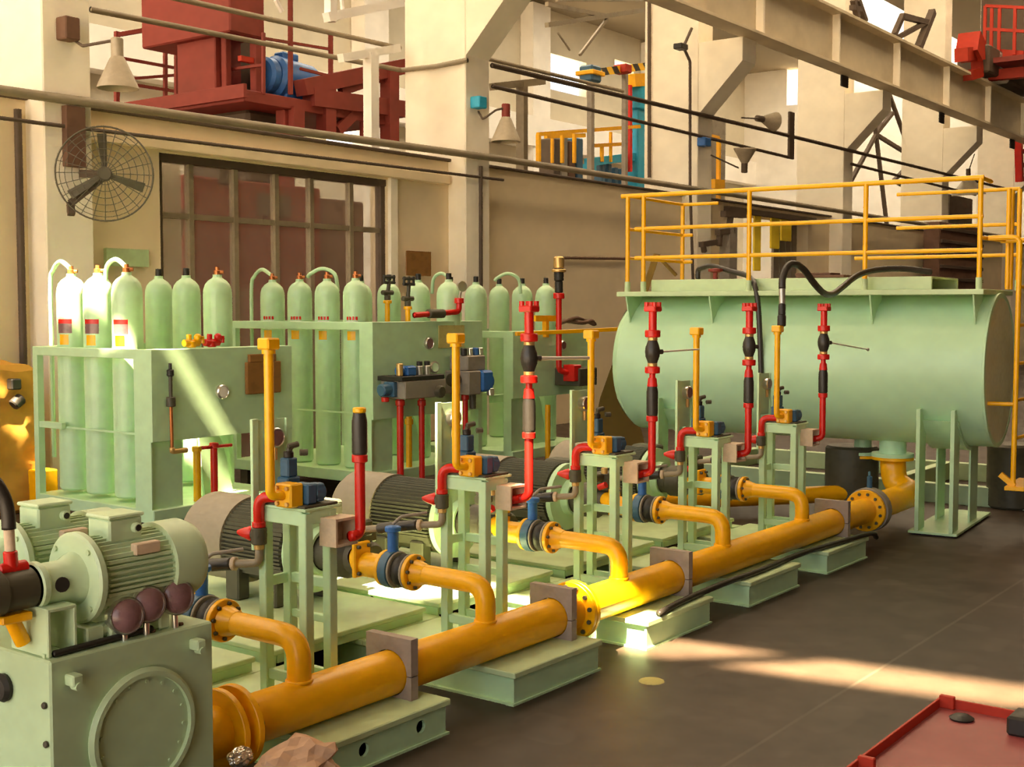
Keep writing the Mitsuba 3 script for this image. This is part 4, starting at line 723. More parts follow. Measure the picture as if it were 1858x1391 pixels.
# ---------------------------------------------------------------- power unit at the left front
TX0, TX1, TY0, TY1, TZT = 2.02, 2.605, 3.16, 4.35, 0.70
pu = thing('oil_reservoir', 'pale green box tank with a round inspection cover at the lower left', 'tank')
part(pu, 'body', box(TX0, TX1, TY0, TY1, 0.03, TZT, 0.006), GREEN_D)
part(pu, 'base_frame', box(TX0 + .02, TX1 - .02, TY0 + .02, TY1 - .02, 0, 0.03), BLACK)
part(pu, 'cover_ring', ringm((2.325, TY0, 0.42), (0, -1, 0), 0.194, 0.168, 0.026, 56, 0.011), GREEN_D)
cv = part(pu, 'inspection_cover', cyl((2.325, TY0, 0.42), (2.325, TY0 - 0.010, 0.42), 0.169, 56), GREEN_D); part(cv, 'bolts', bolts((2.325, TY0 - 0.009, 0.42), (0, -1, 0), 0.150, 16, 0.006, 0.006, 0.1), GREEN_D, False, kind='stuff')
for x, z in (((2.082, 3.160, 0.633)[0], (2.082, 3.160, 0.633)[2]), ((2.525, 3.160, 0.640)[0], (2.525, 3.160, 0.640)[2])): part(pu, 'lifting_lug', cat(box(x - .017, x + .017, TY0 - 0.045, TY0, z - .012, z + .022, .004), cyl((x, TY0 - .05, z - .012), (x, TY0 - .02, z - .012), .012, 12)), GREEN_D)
for p in ((2.020, 3.389, 0.586),): part(pu, 'level_plug', lathe([(0, 0), (0.040, 0), (0.043, 0.012), (0.034, 0.025), (0, 0.028)], (TX0, p[1], p[2]), (-1, 0, 0), 24), BLACK)
for p in ((2.020, 3.184, 0.570), (2.020, 3.180, 0.458)): part(pu, 'screw', cyl((TX0, p[1], p[2]), (TX0 - 0.01, p[1], p[2]), 0.010, 10, .002), DARK)
for p in ((2.306, 3.220, 0.674), (2.403, 3.220, 0.677), (2.509, 3.220, 0.680)): part(pu, 'screw', cyl((p[0], 3.20, TZT), (p[0], 3.20, TZT + .008), 0.010, 10, .002), RUST)

def motor_x(y, z, lab, box_lab=None):
    k = thing('electric_motor', lab, 'motor')
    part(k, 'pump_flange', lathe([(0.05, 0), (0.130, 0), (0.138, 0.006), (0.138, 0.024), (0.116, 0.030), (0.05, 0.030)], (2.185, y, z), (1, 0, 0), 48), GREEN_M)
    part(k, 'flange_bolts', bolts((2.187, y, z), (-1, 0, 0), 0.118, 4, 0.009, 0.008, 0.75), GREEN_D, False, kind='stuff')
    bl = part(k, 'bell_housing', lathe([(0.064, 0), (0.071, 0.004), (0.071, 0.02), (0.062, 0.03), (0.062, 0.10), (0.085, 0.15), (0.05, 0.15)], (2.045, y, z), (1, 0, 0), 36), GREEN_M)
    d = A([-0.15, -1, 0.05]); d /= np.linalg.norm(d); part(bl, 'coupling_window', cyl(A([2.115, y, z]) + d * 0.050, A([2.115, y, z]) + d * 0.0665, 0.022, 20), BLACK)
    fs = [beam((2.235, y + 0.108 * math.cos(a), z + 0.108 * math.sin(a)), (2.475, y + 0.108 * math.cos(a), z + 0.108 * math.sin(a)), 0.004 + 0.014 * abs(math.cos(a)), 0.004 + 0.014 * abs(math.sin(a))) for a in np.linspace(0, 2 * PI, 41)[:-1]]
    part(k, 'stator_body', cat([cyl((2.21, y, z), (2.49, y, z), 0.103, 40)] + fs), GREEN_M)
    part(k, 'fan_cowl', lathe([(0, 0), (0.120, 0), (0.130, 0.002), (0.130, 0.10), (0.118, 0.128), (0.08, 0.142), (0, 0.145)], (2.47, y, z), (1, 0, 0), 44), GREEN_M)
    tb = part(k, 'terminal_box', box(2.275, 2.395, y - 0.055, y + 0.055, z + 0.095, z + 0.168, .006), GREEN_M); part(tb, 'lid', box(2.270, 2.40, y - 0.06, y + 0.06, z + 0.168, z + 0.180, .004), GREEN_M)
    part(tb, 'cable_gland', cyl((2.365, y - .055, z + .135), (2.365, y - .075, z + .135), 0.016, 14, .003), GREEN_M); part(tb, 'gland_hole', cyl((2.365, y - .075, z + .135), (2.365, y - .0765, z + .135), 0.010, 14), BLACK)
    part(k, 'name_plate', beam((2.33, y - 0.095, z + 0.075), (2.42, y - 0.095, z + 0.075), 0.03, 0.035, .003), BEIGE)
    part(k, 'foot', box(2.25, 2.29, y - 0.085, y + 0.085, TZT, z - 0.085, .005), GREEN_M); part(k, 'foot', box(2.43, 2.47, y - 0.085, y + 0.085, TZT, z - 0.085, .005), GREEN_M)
    return k
motor_x(3.285, 0.895, 'pale green finned electric motor in front on the lower left tank')
motor_x(3.66, 0.895, 'pale green electric motor behind the front one on the lower left tank')
def pump_x(y, z, lab):
    k = thing('gear_pump', lab, 'pump')
    part(k, 'casing', cat(cyl((2.045, y, z), (1.93, y, z), 0.060, 30, .006), cyl((1.95, y, z), (1.60, y, z), 0.068, 30, .010), box(1.62, 1.86, y - .05, y + .05, z - .072, z + .066, .01)), DARK)
    return k
pump_x(3.285, 0.895, 'dark cast pump on the near motor at the left edge'); pump_x(3.66, 0.895, 'dark cast pump on the rear motor at the left edge')
k = thing('pressure_hose', 'black hose with a red flange rising from the pump at the left edge', 'hose')
a, b, c = A((1.987, 3.285, 0.957)), A((1.982, 3.285, 1.009)), A((1.980, 3.285, 1.073))
part(k, 'flange', cat(cyl(a - A([.045, 0, 0]), a + A([.045, 0, 0]), 0.020, 14, .004), cyl(a - A([0, 0, .035]), b, 0.020, 14, .003)), RED); part(k, 'ferrule', cyl(b, c, 0.015, 12, .002), BEIGE)
part(k, 'hose', tube(spline([c, (1.978, 3.285, 1.120), (1.968, 3.290, 1.169), (1.942, 3.300, 1.215), (1.902, 3.320, 1.221)], 7), 0.020, 14), HOSE, True)
k = thing('suction_pipe', 'yellow flange and slanting pipe under the pump at the left edge', 'pipe')
a, b = A((1.977, 3.285, 0.821)), A((2.016, 3.285, 0.736))
part(k, 'flange', box(a[0] - .05, a[0] + .045, 3.24, 3.33, a[2] - .012, a[2] + .012, .004), YEL); part(k, 'pipe', cyl(a, b, 0.022, 16), YEL)
k = thing('pump_bracket', 'open pale green bracket under the pump on the corner of the lower left tank', 'bracket')
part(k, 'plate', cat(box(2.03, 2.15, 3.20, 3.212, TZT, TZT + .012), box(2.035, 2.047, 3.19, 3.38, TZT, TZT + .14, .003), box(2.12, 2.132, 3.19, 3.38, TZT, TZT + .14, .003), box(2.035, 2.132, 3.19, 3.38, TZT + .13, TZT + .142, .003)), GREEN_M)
k = thing('control_valve', 'green and dark valve body on the lower left tank beside the pump', 'valve')
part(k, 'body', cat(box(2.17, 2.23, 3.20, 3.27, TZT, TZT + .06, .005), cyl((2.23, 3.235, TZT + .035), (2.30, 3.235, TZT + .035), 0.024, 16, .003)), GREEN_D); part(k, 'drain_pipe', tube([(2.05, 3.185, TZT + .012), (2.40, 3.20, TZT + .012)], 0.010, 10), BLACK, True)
for i, (px, lb) in enumerate((((2.292, 3.175, 0.776), 'left one of three round mauve gauges on the lower left tank'), ((2.372, 3.175, 0.796), 'middle one of three round mauve gauges on the lower left tank'), ((2.480, 3.175, 0.799), 'right one of three round mauve gauges on the lower left tank'))):
    p = A(px); d = A([-.25, -1, .12]); d /= np.linalg.norm(d); k = thing('pressure_gauge', lb, 'gauge', 'gauges on the lower left tank')
    part(k, 'case', lathe([(0, -.05), (0.05, -.05), (0.057, -.035), (0.057, 0.0), (0.052, .008), (0.05, 0.004), (0, 0.004)], p, d, 28), CHROME); part(k, 'dial', lathe([(0, .026), (0.02, .023), (0.038, .015), (0.049, .004), (0, 0.003)], p, d, 26), MAUVE); part(k, 'stem', cyl((p[0], p[1] + .015, TZT), (p[0], p[1] + .015, p[2] - .045), 0.011, 12), CHROME)

# ---------------------------------------------------------------- things lying about
a = A((2.889, 3.077, 0.150)); pts = []
m = trimesh.creation.icosphere(2, 1.0); v = m.vertices; rr = 0.6 + 0.8 * meshkit.fbm(v * 1.6, 2, 11); rid = np.abs(meshkit.fbm(v * 2.6, 2, 5) - 0.5) * 0.9
m.vertices = v * (rr - rid)[:, None] * A([0.15, 0.13, 0.09]); m.vertices[:, 2] = np.maximum(m.vertices[:, 2], -0.02); m.apply_translation([a[0], a[1], 0.165])
single('wrapping_paper', m, WRAP, 'crumpled brown wrapping paper on the nearest skid', 'paper', None, False)
a = A((2.761, 3.217, 0.200)); m = trimesh.creation.icosphere(3, 1.0); m.vertices = m.vertices * (0.6 + 0.7 * meshkit.fbm(m.vertices * 3, 3, 8))[:, None] * A([.05, .03, .035]); m.apply_translation(a)
single('foil_wad', m, CHROME, 'crumpled silvery foil under the near end of the yellow header', 'foil', None, False)
k = thing('red_tray', 'shallow red steel tray on the floor at the lower right', 'tray')
RX0, RX1, RY0, RY1 = 3.2, 5.28, 0.2, 1.70
part(k, 'bottom', box(RX0, RX1, RY0, RY1, 0.0, 0.022, .002), TRAYM)
for bx4 in ((RX0, RX1, RY1 - .012, RY1), (RX1 - .012, RX1, RY0, RY1), (RX0, RX0 + .012, RY0, RY1), (RX0, RX1, RY0, RY0 + .012)): part(k, 'rim', box(*bx4, 0.0, 0.06, .002), CRANE)
for p in ((RX1 - .02, RY1 - .02), ((4.357, 1.681, 0.060)[0], RY1 - .02)): part(k, 'corner_lug', box(p[0] - .012, p[0] + .012, p[1] - .05, p[1] + .012, 0.022, 0.075, .003), CRANE)
p = (5.146, 1.565, 0.030); single('rubber_disc', lathe([(0, 0), (0.045, 0), (0.05, .008), (0.03, .02), (0, .022)], (p[0], p[1], .022), (0, 0, 1), 22), BLACK, 'black round rubber disc lying in the red tray', 'disc')
p = (5.178, 1.346, 0.020); single('rubber_block', box(p[0] - .12, p[0] + .03, p[1] - .12, p[1] + .02, 0.022, 0.10, .01), BLACK, 'black block in the red tray at the right edge', 'block')
single('power_cable', tube(spline([(5.455, 3.171, 0.165), (5.772, 3.209, 0.165), (6.253, 3.232, 0.165), (6.722, 3.224, 0.165), (7.310, 3.245, 0.165), (7.827, 3.205, 0.165), (8.320, 3.170, 0.160), (8.786, 3.307, 0.050)], 8), 0.017, 12), HOSE, 'black cable lying on the far skids in front of the yellow header', 'cable', None, True)
k = thing('covered_crate', 'crate under an ochre tarpaulin at the left edge behind the nearest rack', 'crate')
a, b = A((5.511, 9.700, 1.254)), A((6.034, 9.700, 1.236))
m = box(a[0], b[0], 9.5, 10.4, 0, a[2], .05); m = m.subdivide_to_size(0.09); nz = meshkit.fbm(m.vertices * 3.0, 3, 4) - .5; m.vertices += nz[:, None] * A([.14, .14, .10]); m.vertices[:, 2] = np.maximum(m.vertices[:, 2], 0)
part(k, 'tarpaulin', m, TARPY, True)
p = A((5.770, 9.450, 1.070)); part(k, 'latch', cat(box(p[0] - .06, p[0] + .03, 9.38, 9.46, p[2] - .03, p[2] + .06, .01), cyl(p + A([-.03, -.03, -.16]), p + A([.05, -.03, -.10]), .05, 12, .01)), BLACK)
p, q = A((5.945, 9.400, 0.328)), A((6.076, 9.400, 0.221)); single('storage_box', box(p[0] - .03, q[0] + .02, 9.35, 9.6, 0, p[2] + .03, .01), YEL, 'small orange yellow box on the floor behind the nearest rack', 'box')
single('floor_rag', lathe([(0, .012), (0.03, .010), (0.055, .004), (0.06, 0), (0, 0)], A((4.906, 2.889, 0.000)), (0, 0, 1), 14), PAPER, 'small pale yellowish rag on the floor before the middle skid', 'rag')

# ---------------------------------------------------------------- wall fan and lamps
k = thing('wall_fan', 'large grey wall fan in a wire guard on the leftmost column', 'fan')
c = A((6.905, 9.772, 2.910)); n_ = A([-.56, -.82, -.05]); n_ /= np.linalg.norm(n_); _, s_, u_ = frame(-n_)
def pt(r, a, d=0.0): return c + r * (math.cos(a) * s_ + math.sin(a) * u_) + n_ * d
FR = 0.42
part(k, 'guard_rim', tube([pt(FR, a) for a in np.linspace(0, 2 * PI, 49)], 0.008, 8), FAN, True)
part(k, 'guard_wires', cat([tube([pt(r, a, .10 * (1 - (r / FR) ** 2)) for a in np.linspace(0, 2 * PI, 41)], 0.0032, 5) for r in (.10, .16, .22, .28, .34, .385)] + [tube([pt(r, a, .10 * (1 - (r / FR) ** 2)) for r in np.linspace(.06, FR, 6)], 0.0035, 5) for a in np.arange(24) * PI / 12]), FAN, True, kind='stuff')
for a in (math.radians(92), math.radians(-20), math.radians(212)):
    q = [pt(.06, a - .4), pt(.06, a + .4), pt(.36, a + .14, .03), pt(.36, a - .10, -.02)]; v = np.array(q + [x - n_ * .008 for x in q]); part(k, 'blade', trimesh.convex.convex_hull(v), FAN)
part(k, 'hub', cyl(c - n_ * .12, c + n_ * .06, 0.065, 20, .012), FAN)
part(k, 'arm', cat(beam(pt(.02, 0, -.1), pt(.40, math.radians(222), -.06), 0.07), beam(pt(.40, math.radians(222), -.06), pt(.47, math.radians(232), -.02), 0.06), beam(c - n_ * .1, (7.0, 10.25, 2.95), 0.07)), DSTEEL)
part(k, 'wall_bracket', cat(box(6.80, 7.0, 10.18, 10.26, 3.0, 3.55, .004)), RUST)
def lamp(lb, apex, d, L, r, armpts, neck):
    k = thing('bell_lamp', lb, 'lamp'); apex, d = A(apex), A(d) / np.linalg.norm(d)
    part(k, 'shade', lathe([(0.05, 0), (0.07, .10 * L), (r * .93, .86 * L), (r, L), (r - .012, L), (r * .90, .86 * L), (0.045, .12 * L), (0.04, .02)], apex, d, 30), LAMPG)
    part(k, 'neck', cyl(apex - d * .16, apex + d * .02, .055, 16, .01), neck); part(k, 'bulb', sphere(apex + d * L * .62, .07), WHITE, True)
    part(k, 'arm', tube(rounded([A(p) for p in armpts], .05) if len(armpts) > 2 else [A(p) for p in armpts], .014, 8), DSTEEL, True)
lamp('grey bell lamp on a thin arm left above the wall fan', (7.010, 9.700, 3.964), (0, 0, -1), .29, .185, [(6.95, 10.27, 4.17), (6.860, 10.000, 4.064), (6.981, 9.720, 4.098), (7.012, 9.700, 4.033)], LAMPG)
lamp('grey bell lamp on a short arm on the wide column', (12.909, 9.800, 4.147), (0, 0, -1), .32, .19, [(12.924, 10.260, 4.254), (12.686, 10.000, 4.103), (12.767, 9.850, 4.217), (12.898, 9.800, 4.256)], OXRED)
lamp('grey floodlight tipped upwards right of the column above the tank', (19.829, 9.900, 4.194), (-.15, -.1, 1), .26, .20, [(19.174, 10.200, 4.293), (19.603, 9.900, 4.098)], DSTEEL)
lamp('grey floodlight aimed sideways below the crane girder', (20.515, 9.900, 5.026), (.9, -.3, -.05), .30, .17, [(20.384, 9.900, 5.020), (18.900, 9.495, 4.824)], DSTEEL)
lamp('small dark lamp at the right end of the far pipes', (32.470, 10.000, 5.067), (.1, 0, -1), .50, .42, [(32.464, 10.000, 5.149), (33.257, 10.100, 5.674)], DSTEEL)
for a, b, m, lb in (((6.758, 10.200, 4.131), (6.910, 10.200, 4.335), RUST, 'small maroon switch box on the leftmost column'), ((12.746, 10.200, 4.275), (12.906, 10.200, 4.422), TEAL, 'small teal junction box on the wide column'), ((18.785, 10.200, 4.410), (18.993, 10.200, 4.551), BLUE, 'small blue junction box on the column above the tank'), ((18.183, 10.150, 5.874), (17.965, 10.150, 5.961), BLACK, 'small black bracket on the column above the tank')):
    single('junction_box', box(a[0], b[0], 10.10, 10.258, a[2], b[2], .01), m, lb, 'box')
a, b = (22.216, 10.180, 4.524), (22.435, 10.180, 5.403); single('cable_duct', box(a[0], b[0], 10.165, 10.21, a[2], b[2], .01), DSTEEL, 'short dark upright duct crossing the far pipes', 'duct')

# ---------------------------------------------------------------- the red machine in the next bay
k = thing('red_machine', 'oxide red machine house with an overhanging top on the platform in the next bay', 'machine')
part(k, 'top_housing', box(11.14, 11.75, 13.0, 14.86, 5.33, 6.35, .02), OXRED); part(k, 'left_upper_housing', box(11.2, 11.72, 13.0, 14.2, 6.355, 7.4, .02), OXRED)
part(k, 'lower_housing', box(11.24, 11.7, 13.42, 14.22, 4.56, 5.335, .015), OXRED); part(k, 'frame_post', box(11.62, 11.74, 13.05, 13.17, 4.56, 5.335, .01), OXRED); part(k, 'frame_post', box(11.32, 11.42, 13.3, 13.40, 4.56, 5.335, .01), OXRED); part(k, 'frame_rail', box(11.4, 11.65, 13.08, 13.15, 5.0, 5.07), CRANE)
part(k, 'inner_body', box(11.72, 12.1, 13.5, 14.4, 4.56, 5.6), DSTEEL)
k = thing('red_platform', 'red steel platform deck under the red machine', 'platform')
part(k, 'deck', box(11.15, 14.0, 12.75, 15.6, 4.40, 4.56, .01), OXRED); part(k, 'edge_angle', box(11.10, 11.16, 12.70, 15.6, 4.44, 4.62, .004), OXRED)
for x, y in ((12.0, 12.9), (13.4, 15.2), (11.5, 15.2)): part(k, 'leg', box(x - .09, x + .09, y - .09, y + .09, 0, 4.40, .01), OXRED)
part(k, 'equipment', box(11.6, 12.5, 13.2, 14.6, 3.4, 4.40, .05), DSTEEL)
k = thing('blue_motor', 'blue electric motor on the red platform', 'motor')
c = A((12.319, 13.200, 4.894)); part(k, 'body', cat(cyl(c + A([-.30, 0, 0]), c + A([.42, 0, -.05]), .30, 28, .05), box(c[0] - .2, c[0] + .35, 13.0, 13.4, c[2] - .42, c[2] - .15, .02)), BLUE); part(k, 'fan_cowl', cyl(c + A([-.46, 0, 0]), c + A([-.28, 0, 0]), .25, 26, .04), BLUE); part(k, 'junction_box', box(c[0] - .15, c[0] + .15, 13.1, 13.3, c[2] + .25, c[2] + .36, .02), BLUE); part(k, 'end_shield', cyl(c + A([.40, 0, -.05]), c + A([.62, 0, -.12]), .27, 26, .03), DBLUE); part(k, 'foot', box(c[0] - .3, c[0] + .5, 12.95, 13.45, 4.56, c[2] - .40), DBLUE)
def bars(name, lb, cat_, segs, m, pn='beam'):
    k = thing(name, lb, cat_)
    for a, b, w in segs: part(k, pn, beam(a, b, w), m, False)
    return k
bars('red_gantry', 'dark red welded beams with a diagonal brace beside the wide column', 'gantry', [((12.199, 12.800, 4.722), (14.264, 12.800, 5.318), .22), ((12.353, 12.800, 4.608), (14.259, 12.800, 4.680), .24), ((12.882, 12.800, 4.215), (13.449, 12.800, 4.674), .14), ((13.953, 12.750, 5.217), (13.944, 12.750, 4.135), .20), ((12.694, 12.800, 4.775), (12.686, 12.800, 4.131), .20), ((12.082, 12.800, 4.438), (12.077, 12.800, 4.072), .20), ((13.402, 12.800, 4.573), (13.398, 12.800, 4.130), .04), ((12.977, 12.800, 4.768), (13.923, 12.800, 5.122), .10)], OXRED)
bars('platform_railing', 'thin rusty red railing round the red machine platform', 'railing', [((11.985, 12.750, 5.900), (11.967, 12.750, 4.596), .05), ((12.740, 12.750, 5.554), (12.731, 12.750, 4.851), .05), ((11.495, 12.750, 5.267), (12.737, 12.750, 5.325), .035), ((12.155, 12.750, 4.971), (12.732, 12.750, 4.951), .035), ((11.496, 12.750, 5.339), (11.484, 12.750, 4.531), .04), ((11.509, 12.750, 4.924), (11.502, 13.400, 4.939), .035), ((11.996, 15.200, 4.799), (12.009, 15.200, 5.490), .05), ((11.952, 15.400, 4.797), (11.966, 15.400, 5.507), .05), ((11.148, 15.400, 5.274), (12.263, 15.400, 5.279), .04), ((11.141, 15.400, 4.963), (12.262, 15.400, 5.197), .04), ((11.140, 15.400, 4.924), (12.257, 15.400, 4.935), .04), ((11.128, 15.400, 5.635), (11.106, 15.400, 4.608), .06), ((11.127, 15.400, 5.588), (11.526, 15.200, 5.709), .06)], OXRED, 'bar')
k = thing('faded_machine', 'faded red machine body standing behind the glazed doorway', 'machine')
part(k, 'housing', box((9.710, 12.200, 3.407)[0], (11.984, 12.200, 3.612)[0], 12.2, 13.6, 0, 3.3, .02), OXRED); part(k, 'side_housing', box((12.201, 12.400, 3.646)[0], (13.020, 12.400, 3.720)[0], 12.4, 13.4, 0, 3.2, .02), RUST)
p, q = (10.864, 12.170, 2.887), (11.414, 12.170, 3.161); part(k, 'vent', box(p[0], q[0], 12.17, 12.2, p[2], q[2]), DSTEEL); p, q = (10.232, 12.170, 3.238), (10.428, 12.170, 3.571); part(k, 'vent', box(p[0], q[0], 12.17, 12.2, p[2], q[2]), DSTEEL)
p, q = (8.507, 11.100, 2.114), (8.799, 11.100, 3.309); single('wall_panel_sheet', box(p[0] - .3, q[0], 11.1, 11.16, 0, q[2] + .2), FARW, 'pale upright sheet left of the faded red machine behind the doorway', 'sheet')
single('drain_hose', tube(spline([(9.485, 12.000, 2.862), (9.422, 12.000, 2.474), (9.273, 12.000, 2.086), (9.266, 12.000, 1.703), ((9.266, 12.000, 1.703)[0], 12.0, 0)], 5), .07, 10), RUST, 'brown pipe leaning behind the left pane of the doorway', 'pipe', None, True)

# ---------------------------------------------------------------- the teal and yellow machine beyond the wall
k = thing('teal_stand', 'teal blue column with a long arm beyond the wall right of the second lamp', 'machine')
a, b = A((22.990, 14.000, 4.591)), A((22.970, 14.000, 6.361)); part(k, 'column', box(a[0] - .17, a[0] + .17, 13.85, 14.2, 0, b[2], .02), TEAL); part(k, 'column_head', cyl(b - A([0, 0, .5]), b - A([0, 0, .0]), .24, 22, .03), TEAL)
part(k, 'arm', beam((21.135, 14.000, 4.617), (23.188, 14.000, 4.945), .16), TEAL); part(k, 'arm_leg', beam((21.215, 14.000, 4.591), (21.216, 14.000, 4.438), .2), TEAL); part(k, 'top_beam', beam((22.564, 13.900, 6.419), (23.071, 13.900, 6.503), .26), YEL); part(k, 'side_pipe', beam((22.544, 13.900, 6.325), (22.562, 13.900, 4.548), .09), RED)
part(k, 'valve_row', cat([box((21.672, 14.100, 4.573)[0] + d, (21.672, 14.100, 4.573)[0] + d + .12, 14.0, 14.2, 3.3, (21.671, 14.100, 4.662)[2] - .05 * (d > .4), .01) for d in (.0, .25, .5, .75)]), DBLUE)
bars('yellow_railing', 'yellow railing of the machine beyond the wall', 'railing', [((18.884, 13.600, 4.892), (22.453, 13.600, 5.441), .07), ((18.901, 13.600, 4.894), (18.903, 13.600, 4.373), .07), ((20.535, 14.600, 5.113), (21.913, 14.600, 5.284), .08), ((20.533, 14.200, 5.101), (20.535, 14.200, 4.564), .06), ((20.957, 14.200, 5.180), (20.960, 14.200, 4.603), .06), ((21.161, 13.900, 4.939), (22.191, 13.900, 5.078), .07), ((21.504, 13.900, 4.963), (21.506, 13.900, 4.655), .06), ((21.831, 13.900, 5.285), (21.836, 13.900, 4.685), .05), ((20.194, 14.200, 5.001), (20.196, 14.200, 4.533), .05)], YEL, 'bar')
k = thing('dark_equipment', 'row of dark upright equipment behind the yellow railing beyond the wall', 'equipment')
for i, px in enumerate(((22.085, 15.500, 4.843), (22.373, 15.500, 4.870), (22.666, 15.500, 4.897), (22.964, 15.500, 4.925))): part(k, 'unit', box(px[0] - .12, px[0] + .12, 15.4, 15.8, 0, (22.084, 15.500, 5.307)[2] + .1 * (i % 2), .02), (DSTEEL, GREY, RUST, DBLUE)[i])
k = thing('hazard_boom', 'yellow and black striped boom with an orange joint high beyond the wall', 'boom')
part(k, 'bar', beam((19.615, 13.000, 6.031), (21.658, 13.000, 6.472), .14), 'hazard'); part(k, 'joint', box((20.640, 12.900, 6.213)[0], (20.859, 12.900, 6.245)[0], 12.8, 13.1, (20.640, 12.900, 6.192)[2], (20.639, 12.900, 6.357)[2], .02), CRANE); part(k, 'head', box((19.542, 13.000, 5.960)[0], (19.875, 13.000, 6.009)[0], 12.85, 13.15, (19.543, 13.000, 5.880)[2], (19.541, 13.000, 6.180)[2], .03), DBLUE); part(k, 'head_band', box((19.505, 13.000, 5.955)[0], (19.913, 13.000, 6.014)[0], 12.8, 13.2, (19.542, 13.000, 6.000)[2], (19.541, 13.000, 6.080)[2], .01), YEL); part(k, 'hanger', beam((19.727, 13.000, 5.906), ((19.737, 13.000, 4.368)[0], 13, 0), .10), GREY); part(k, 'hanger', beam((20.920, 13.000, 6.244), ((20.939, 13.000, 4.423)[0], 13, 0), .09), GREY)
bars('door_frame_steel', 'orange frame in the gap beside the column above the tank', 'frame', [((22.115, 11.600, 4.997), ((22.134, 11.600, 4.063)[0], 11.6, 0), .07), ((21.754, 11.600, 5.021), (22.114, 11.600, 5.018), .05), ((21.817, 11.600, 4.102), (22.225, 11.600, 4.113), .18)], YEL)
single('window_shutter', box((22.561, 12.000, 4.577)[0], (23.173, 12.000, 4.633)[0], 12.0, 12.1, 0, (22.544, 12.000, 5.465)[2]), GREY, 'grey shutter panel in the gap beside the column above the tank', 'panel')
# ---------------------------------------------------------------- lattice jib, crane and other far things at the right
bars('lattice_jib', 'brown angle-iron lattice jib leaning beside the far corbel', 'lattice', [((31.165, 11.600, 7.087), (34.508, 11.600, 4.339), .085), ((30.275, 11.600, 6.138), ((32.632, 11.600, 4.009)[0], 11.6, 0), .085), ((30.712, 11.600, 6.282), (28.724, 11.600, 4.672), .085), ((31.456, 11.600, 6.644), (30.426, 11.600, 6.047), .085), ((30.430, 11.600, 5.967), (33.126, 11.600, 5.656), .085), ((33.126, 11.600, 5.656), (31.619, 11.600, 4.957), .085), ((31.619, 11.600, 4.957), (34.950, 11.600, 4.562), .085), ((31.163, 11.600, 7.114), (30.920, 11.600, 6.646), .085)], DSTEEL, 'bar')
bars('trolley_bracket', 'brown angle bracket on the crane girder, left one', 'bracket', [((23.049, 9.300, 7.498), (23.279, 9.300, 7.214), .10), ((23.265, 9.300, 7.540), (23.668, 9.300, 7.201), .10), ((22.975, 9.300, 7.342), (23.437, 9.300, 7.387), .09)], DSTEEL, 'bar')
bars('trolley_bracket', 'brown angle bracket on the crane girder, right one', 'bracket', [((25.204, 9.300, 7.214), (25.684, 9.300, 7.696), .10), ((25.685, 9.300, 7.674), (27.218, 9.300, 7.815), .11), ((27.485, 9.300, 8.097), (26.633, 9.300, 7.184), .14), ((25.454, 9.300, 7.212), (27.011, 9.300, 7.778), .09)], DSTEEL, 'bar')
for i, (a, b, lb) in enumerate((((22.975, 9.460, 5.887), (23.290, 9.460, 6.077), 'small dark clip under the crane girder, left one'), ((28.616, 9.460, 5.864), (28.907, 9.460, 6.071), 'small dark clip under the crane girder, middle one'), ((34.201, 9.460, 5.862), (34.584, 9.460, 6.158), 'small dark clip under the crane girder, right one'))): single('cable_clip', box(a[0], b[0], 9.46, 9.50, a[2] + .02, 6.122, .01), BLACK, lb, 'clip')
k = thing('bridge_crane', 'dark bridge crane with a red end carriage and railing at the top right', 'crane')
part(k, 'main_girder', box(33.2, 34.6, -13.0, 10.0, 7.75, 11.3, .03), DSTEEL); part(k, 'end_carriage', box(30.6, 34.8, 9.0, 9.75, 7.25, 7.9, .04), DSTEEL)
part(k, 'buffer_frame', cat(beam((29.168, 9.200, 7.437), (30.464, 9.200, 7.668), .30), beam((30.296, 9.200, 7.642), (30.416, 9.200, 7.151), .22), beam((29.624, 9.200, 7.808), (30.047, 9.200, 7.627), .5), beam((29.676, 9.200, 7.043), (30.494, 9.200, 7.239), .22)), CRANE)
part(k, 'walkway', cat(beam((31.800, 9.524, 7.894), (31.800, 8.538, 7.698), .30), beam((31.500, 9.241, 7.314), (31.500, 8.300, 7.301), .24)), CRANE)
part(k, 'walkway_deck', cat(box(30.9, 33.2, 2.0, 9.1, 7.5, 7.62)), OXRED)
for px in ((31.500, 9.383, 7.895), (31.500, 9.226, 7.811), (31.500, 9.045, 7.789), (31.500, 8.687, 7.746)): part(k, 'railing_post', beam(px, (px[0], px[1], px[2] + 1.1), .07), CRANE)
for z in (.55, 1.1): part(k, 'hand_rail', beam(A((31.500, 9.383, 7.895)) + A([0, 0, z]), A((31.500, 8.459, 7.719)) + A([0, 0, z]), .07), CRANE)
part(k, 'wheel_cover', box(31.4, 32.3, 9.0, 9.5, 7.22, 7.9, .05), FARW)
bars('red_ladder', 'red ladder at the far right below the crane', 'ladder', [((35.782, 9.700, 6.261), (35.983, 9.700, 5.164), .18), ((36.759, 9.700, 6.365), (36.972, 9.700, 5.243), .18), ((35.807, 9.700, 5.967), (36.786, 9.700, 6.064), .12), ((35.838, 9.700, 5.599), (36.819, 9.700, 5.688), .12), ((35.870, 9.700, 5.230), (36.853, 9.700, 5.310), .12)], RED, 'bar')
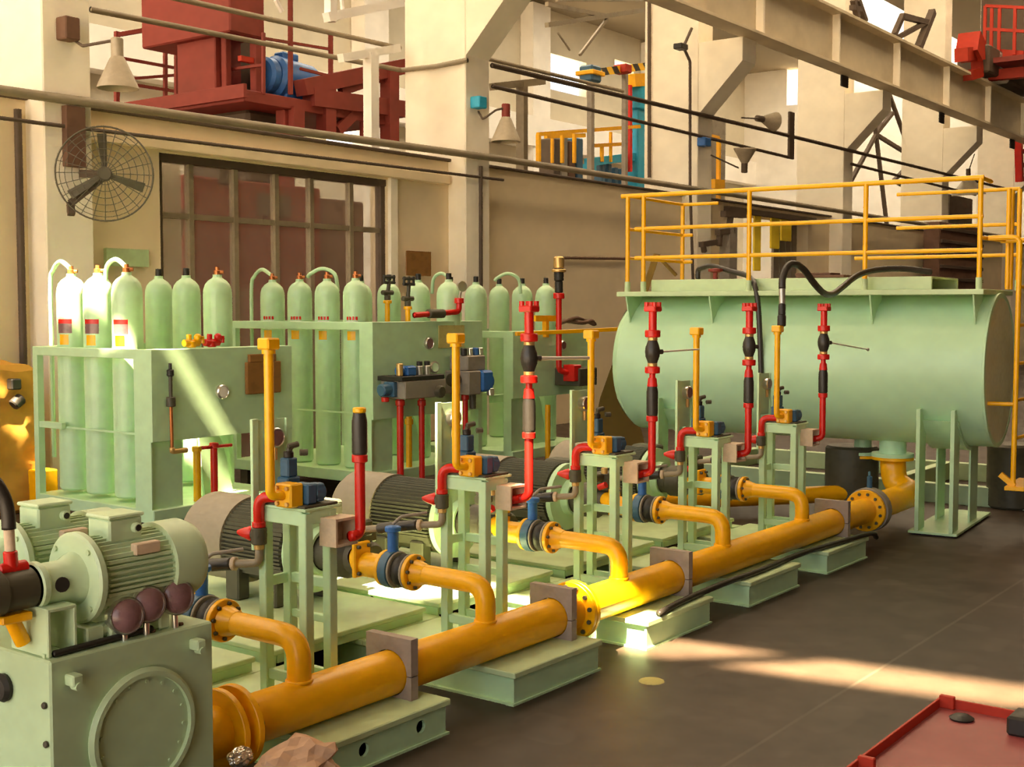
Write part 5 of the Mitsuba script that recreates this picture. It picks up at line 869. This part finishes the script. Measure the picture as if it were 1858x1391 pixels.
# ---------------------------------------------------------------- things against the wall behind the tank
k = thing('yellow_cover', 'bright yellow plastic sheet hanging in the opening behind the tank railing', 'sheet')
for (a, b) in (((22.198, 10.900, 2.849), (22.570, 10.900, 3.290)), ((22.650, 10.900, 3.016), (23.108, 10.900, 3.448)), ((21.492, 10.900, 2.409), (21.760, 10.900, 2.645))): part(k, 'fold', box(a[0], b[0], 10.505, 10.545, a[2], D2[2], .01), YELP)
single('machine_post', box((19.311, 10.000, 2.266)[0], (19.596, 10.000, 2.272)[0], 9.9, 10.1, 0, (19.294, 10.000, 3.086)[2], .01), GREY, 'grey machine column behind the tank railing', 'column')
single('stand_arm', cat(beam((19.153, 9.950, 3.298), (19.930, 9.950, 3.316), .10), beam((18.962, 9.950, 2.975), (19.521, 9.950, 3.039), .10), beam((19.041, 9.950, 2.942), (19.006, 9.950, 2.756), .08), beam((19.434, 9.950, 3.278), (19.359, 9.950, 3.031), .08), beam((18.391, 9.950, 2.750), (18.887, 9.950, 2.807), .09), beam((18.466, 9.950, 2.735), (18.506, 9.950, 2.628), .07)), DSTEEL, 'dark jointed arm fixed to the grey machine column behind the tank railing', 'arm', None, False)
p, q = (33.732, 10.900, 4.245), (35.682, 10.900, 4.727); single('window_panel', box(p[0], q[0], 10.86, 10.93, 0, q[2]), DSTEEL, 'dark framed panel above the wall at the right end of the railing', 'panel')
k = thing('wall_cabinet', 'dark slatted cabinet behind the right end of the tank railing', 'cabinet')
p, q = A((30.086, 9.900, 2.492)), A((33.470, 9.900, 3.772)); part(k, 'body', box(p[0], q[0], 9.9, 10.3, p[2] - 1.5, q[2], .02), RUST)
for i in range(5): part(k, 'slat', box(p[0] + .05, q[0] - .05, 9.86, 9.9, q[2] - .12 - .3 * i - .08, q[2] - .12 - .3 * i, .005), DSTEEL)
single('wall_notice', box((11.719, 10.460, 2.181)[0], (12.180, 10.460, 2.193)[0], 10.44, 10.455, (11.718, 10.460, 2.113)[2], (11.721, 10.460, 2.420)[2]), CARD, 'brown notice board on the wall behind the middle rack', 'notice board')
single('wall_notice', box((7.422, 10.460, 2.129)[0], (7.917, 10.460, 2.143)[0], 10.50, 10.545, (7.422, 10.460, 2.118)[2], (7.425, 10.460, 2.289)[2]), GREEN2, 'dull green board low on the wall behind the nearest rack', 'board')
for px, r, lb in (((10.171, 4.051, 0.250), .22, 'dark drum on the floor behind the far end of the header'), ((11.127, 3.010, 0.250), .2, 'dark drum on the floor behind the right end of the tank')): single('oil_drum', cyl((px[0], px[1], 0), (px[0], px[1], .55), r, 20, .02), DARK, lb, 'drum')
k = thing('rear_frame', 'low green steel channel frame on the floor behind the tank', 'frame')
for q in ((11.0, 11.1, 2.0, 6.2), (12.6, 12.7, 2.0, 6.2), (11.1, 12.6, 2.0, 2.1), (11.1, 12.6, 4.0, 4.1), (11.1, 12.6, 6.1, 6.2)): part(k, 'channel', box(*q, 0.0, 0.17, .004), GREEN_D)
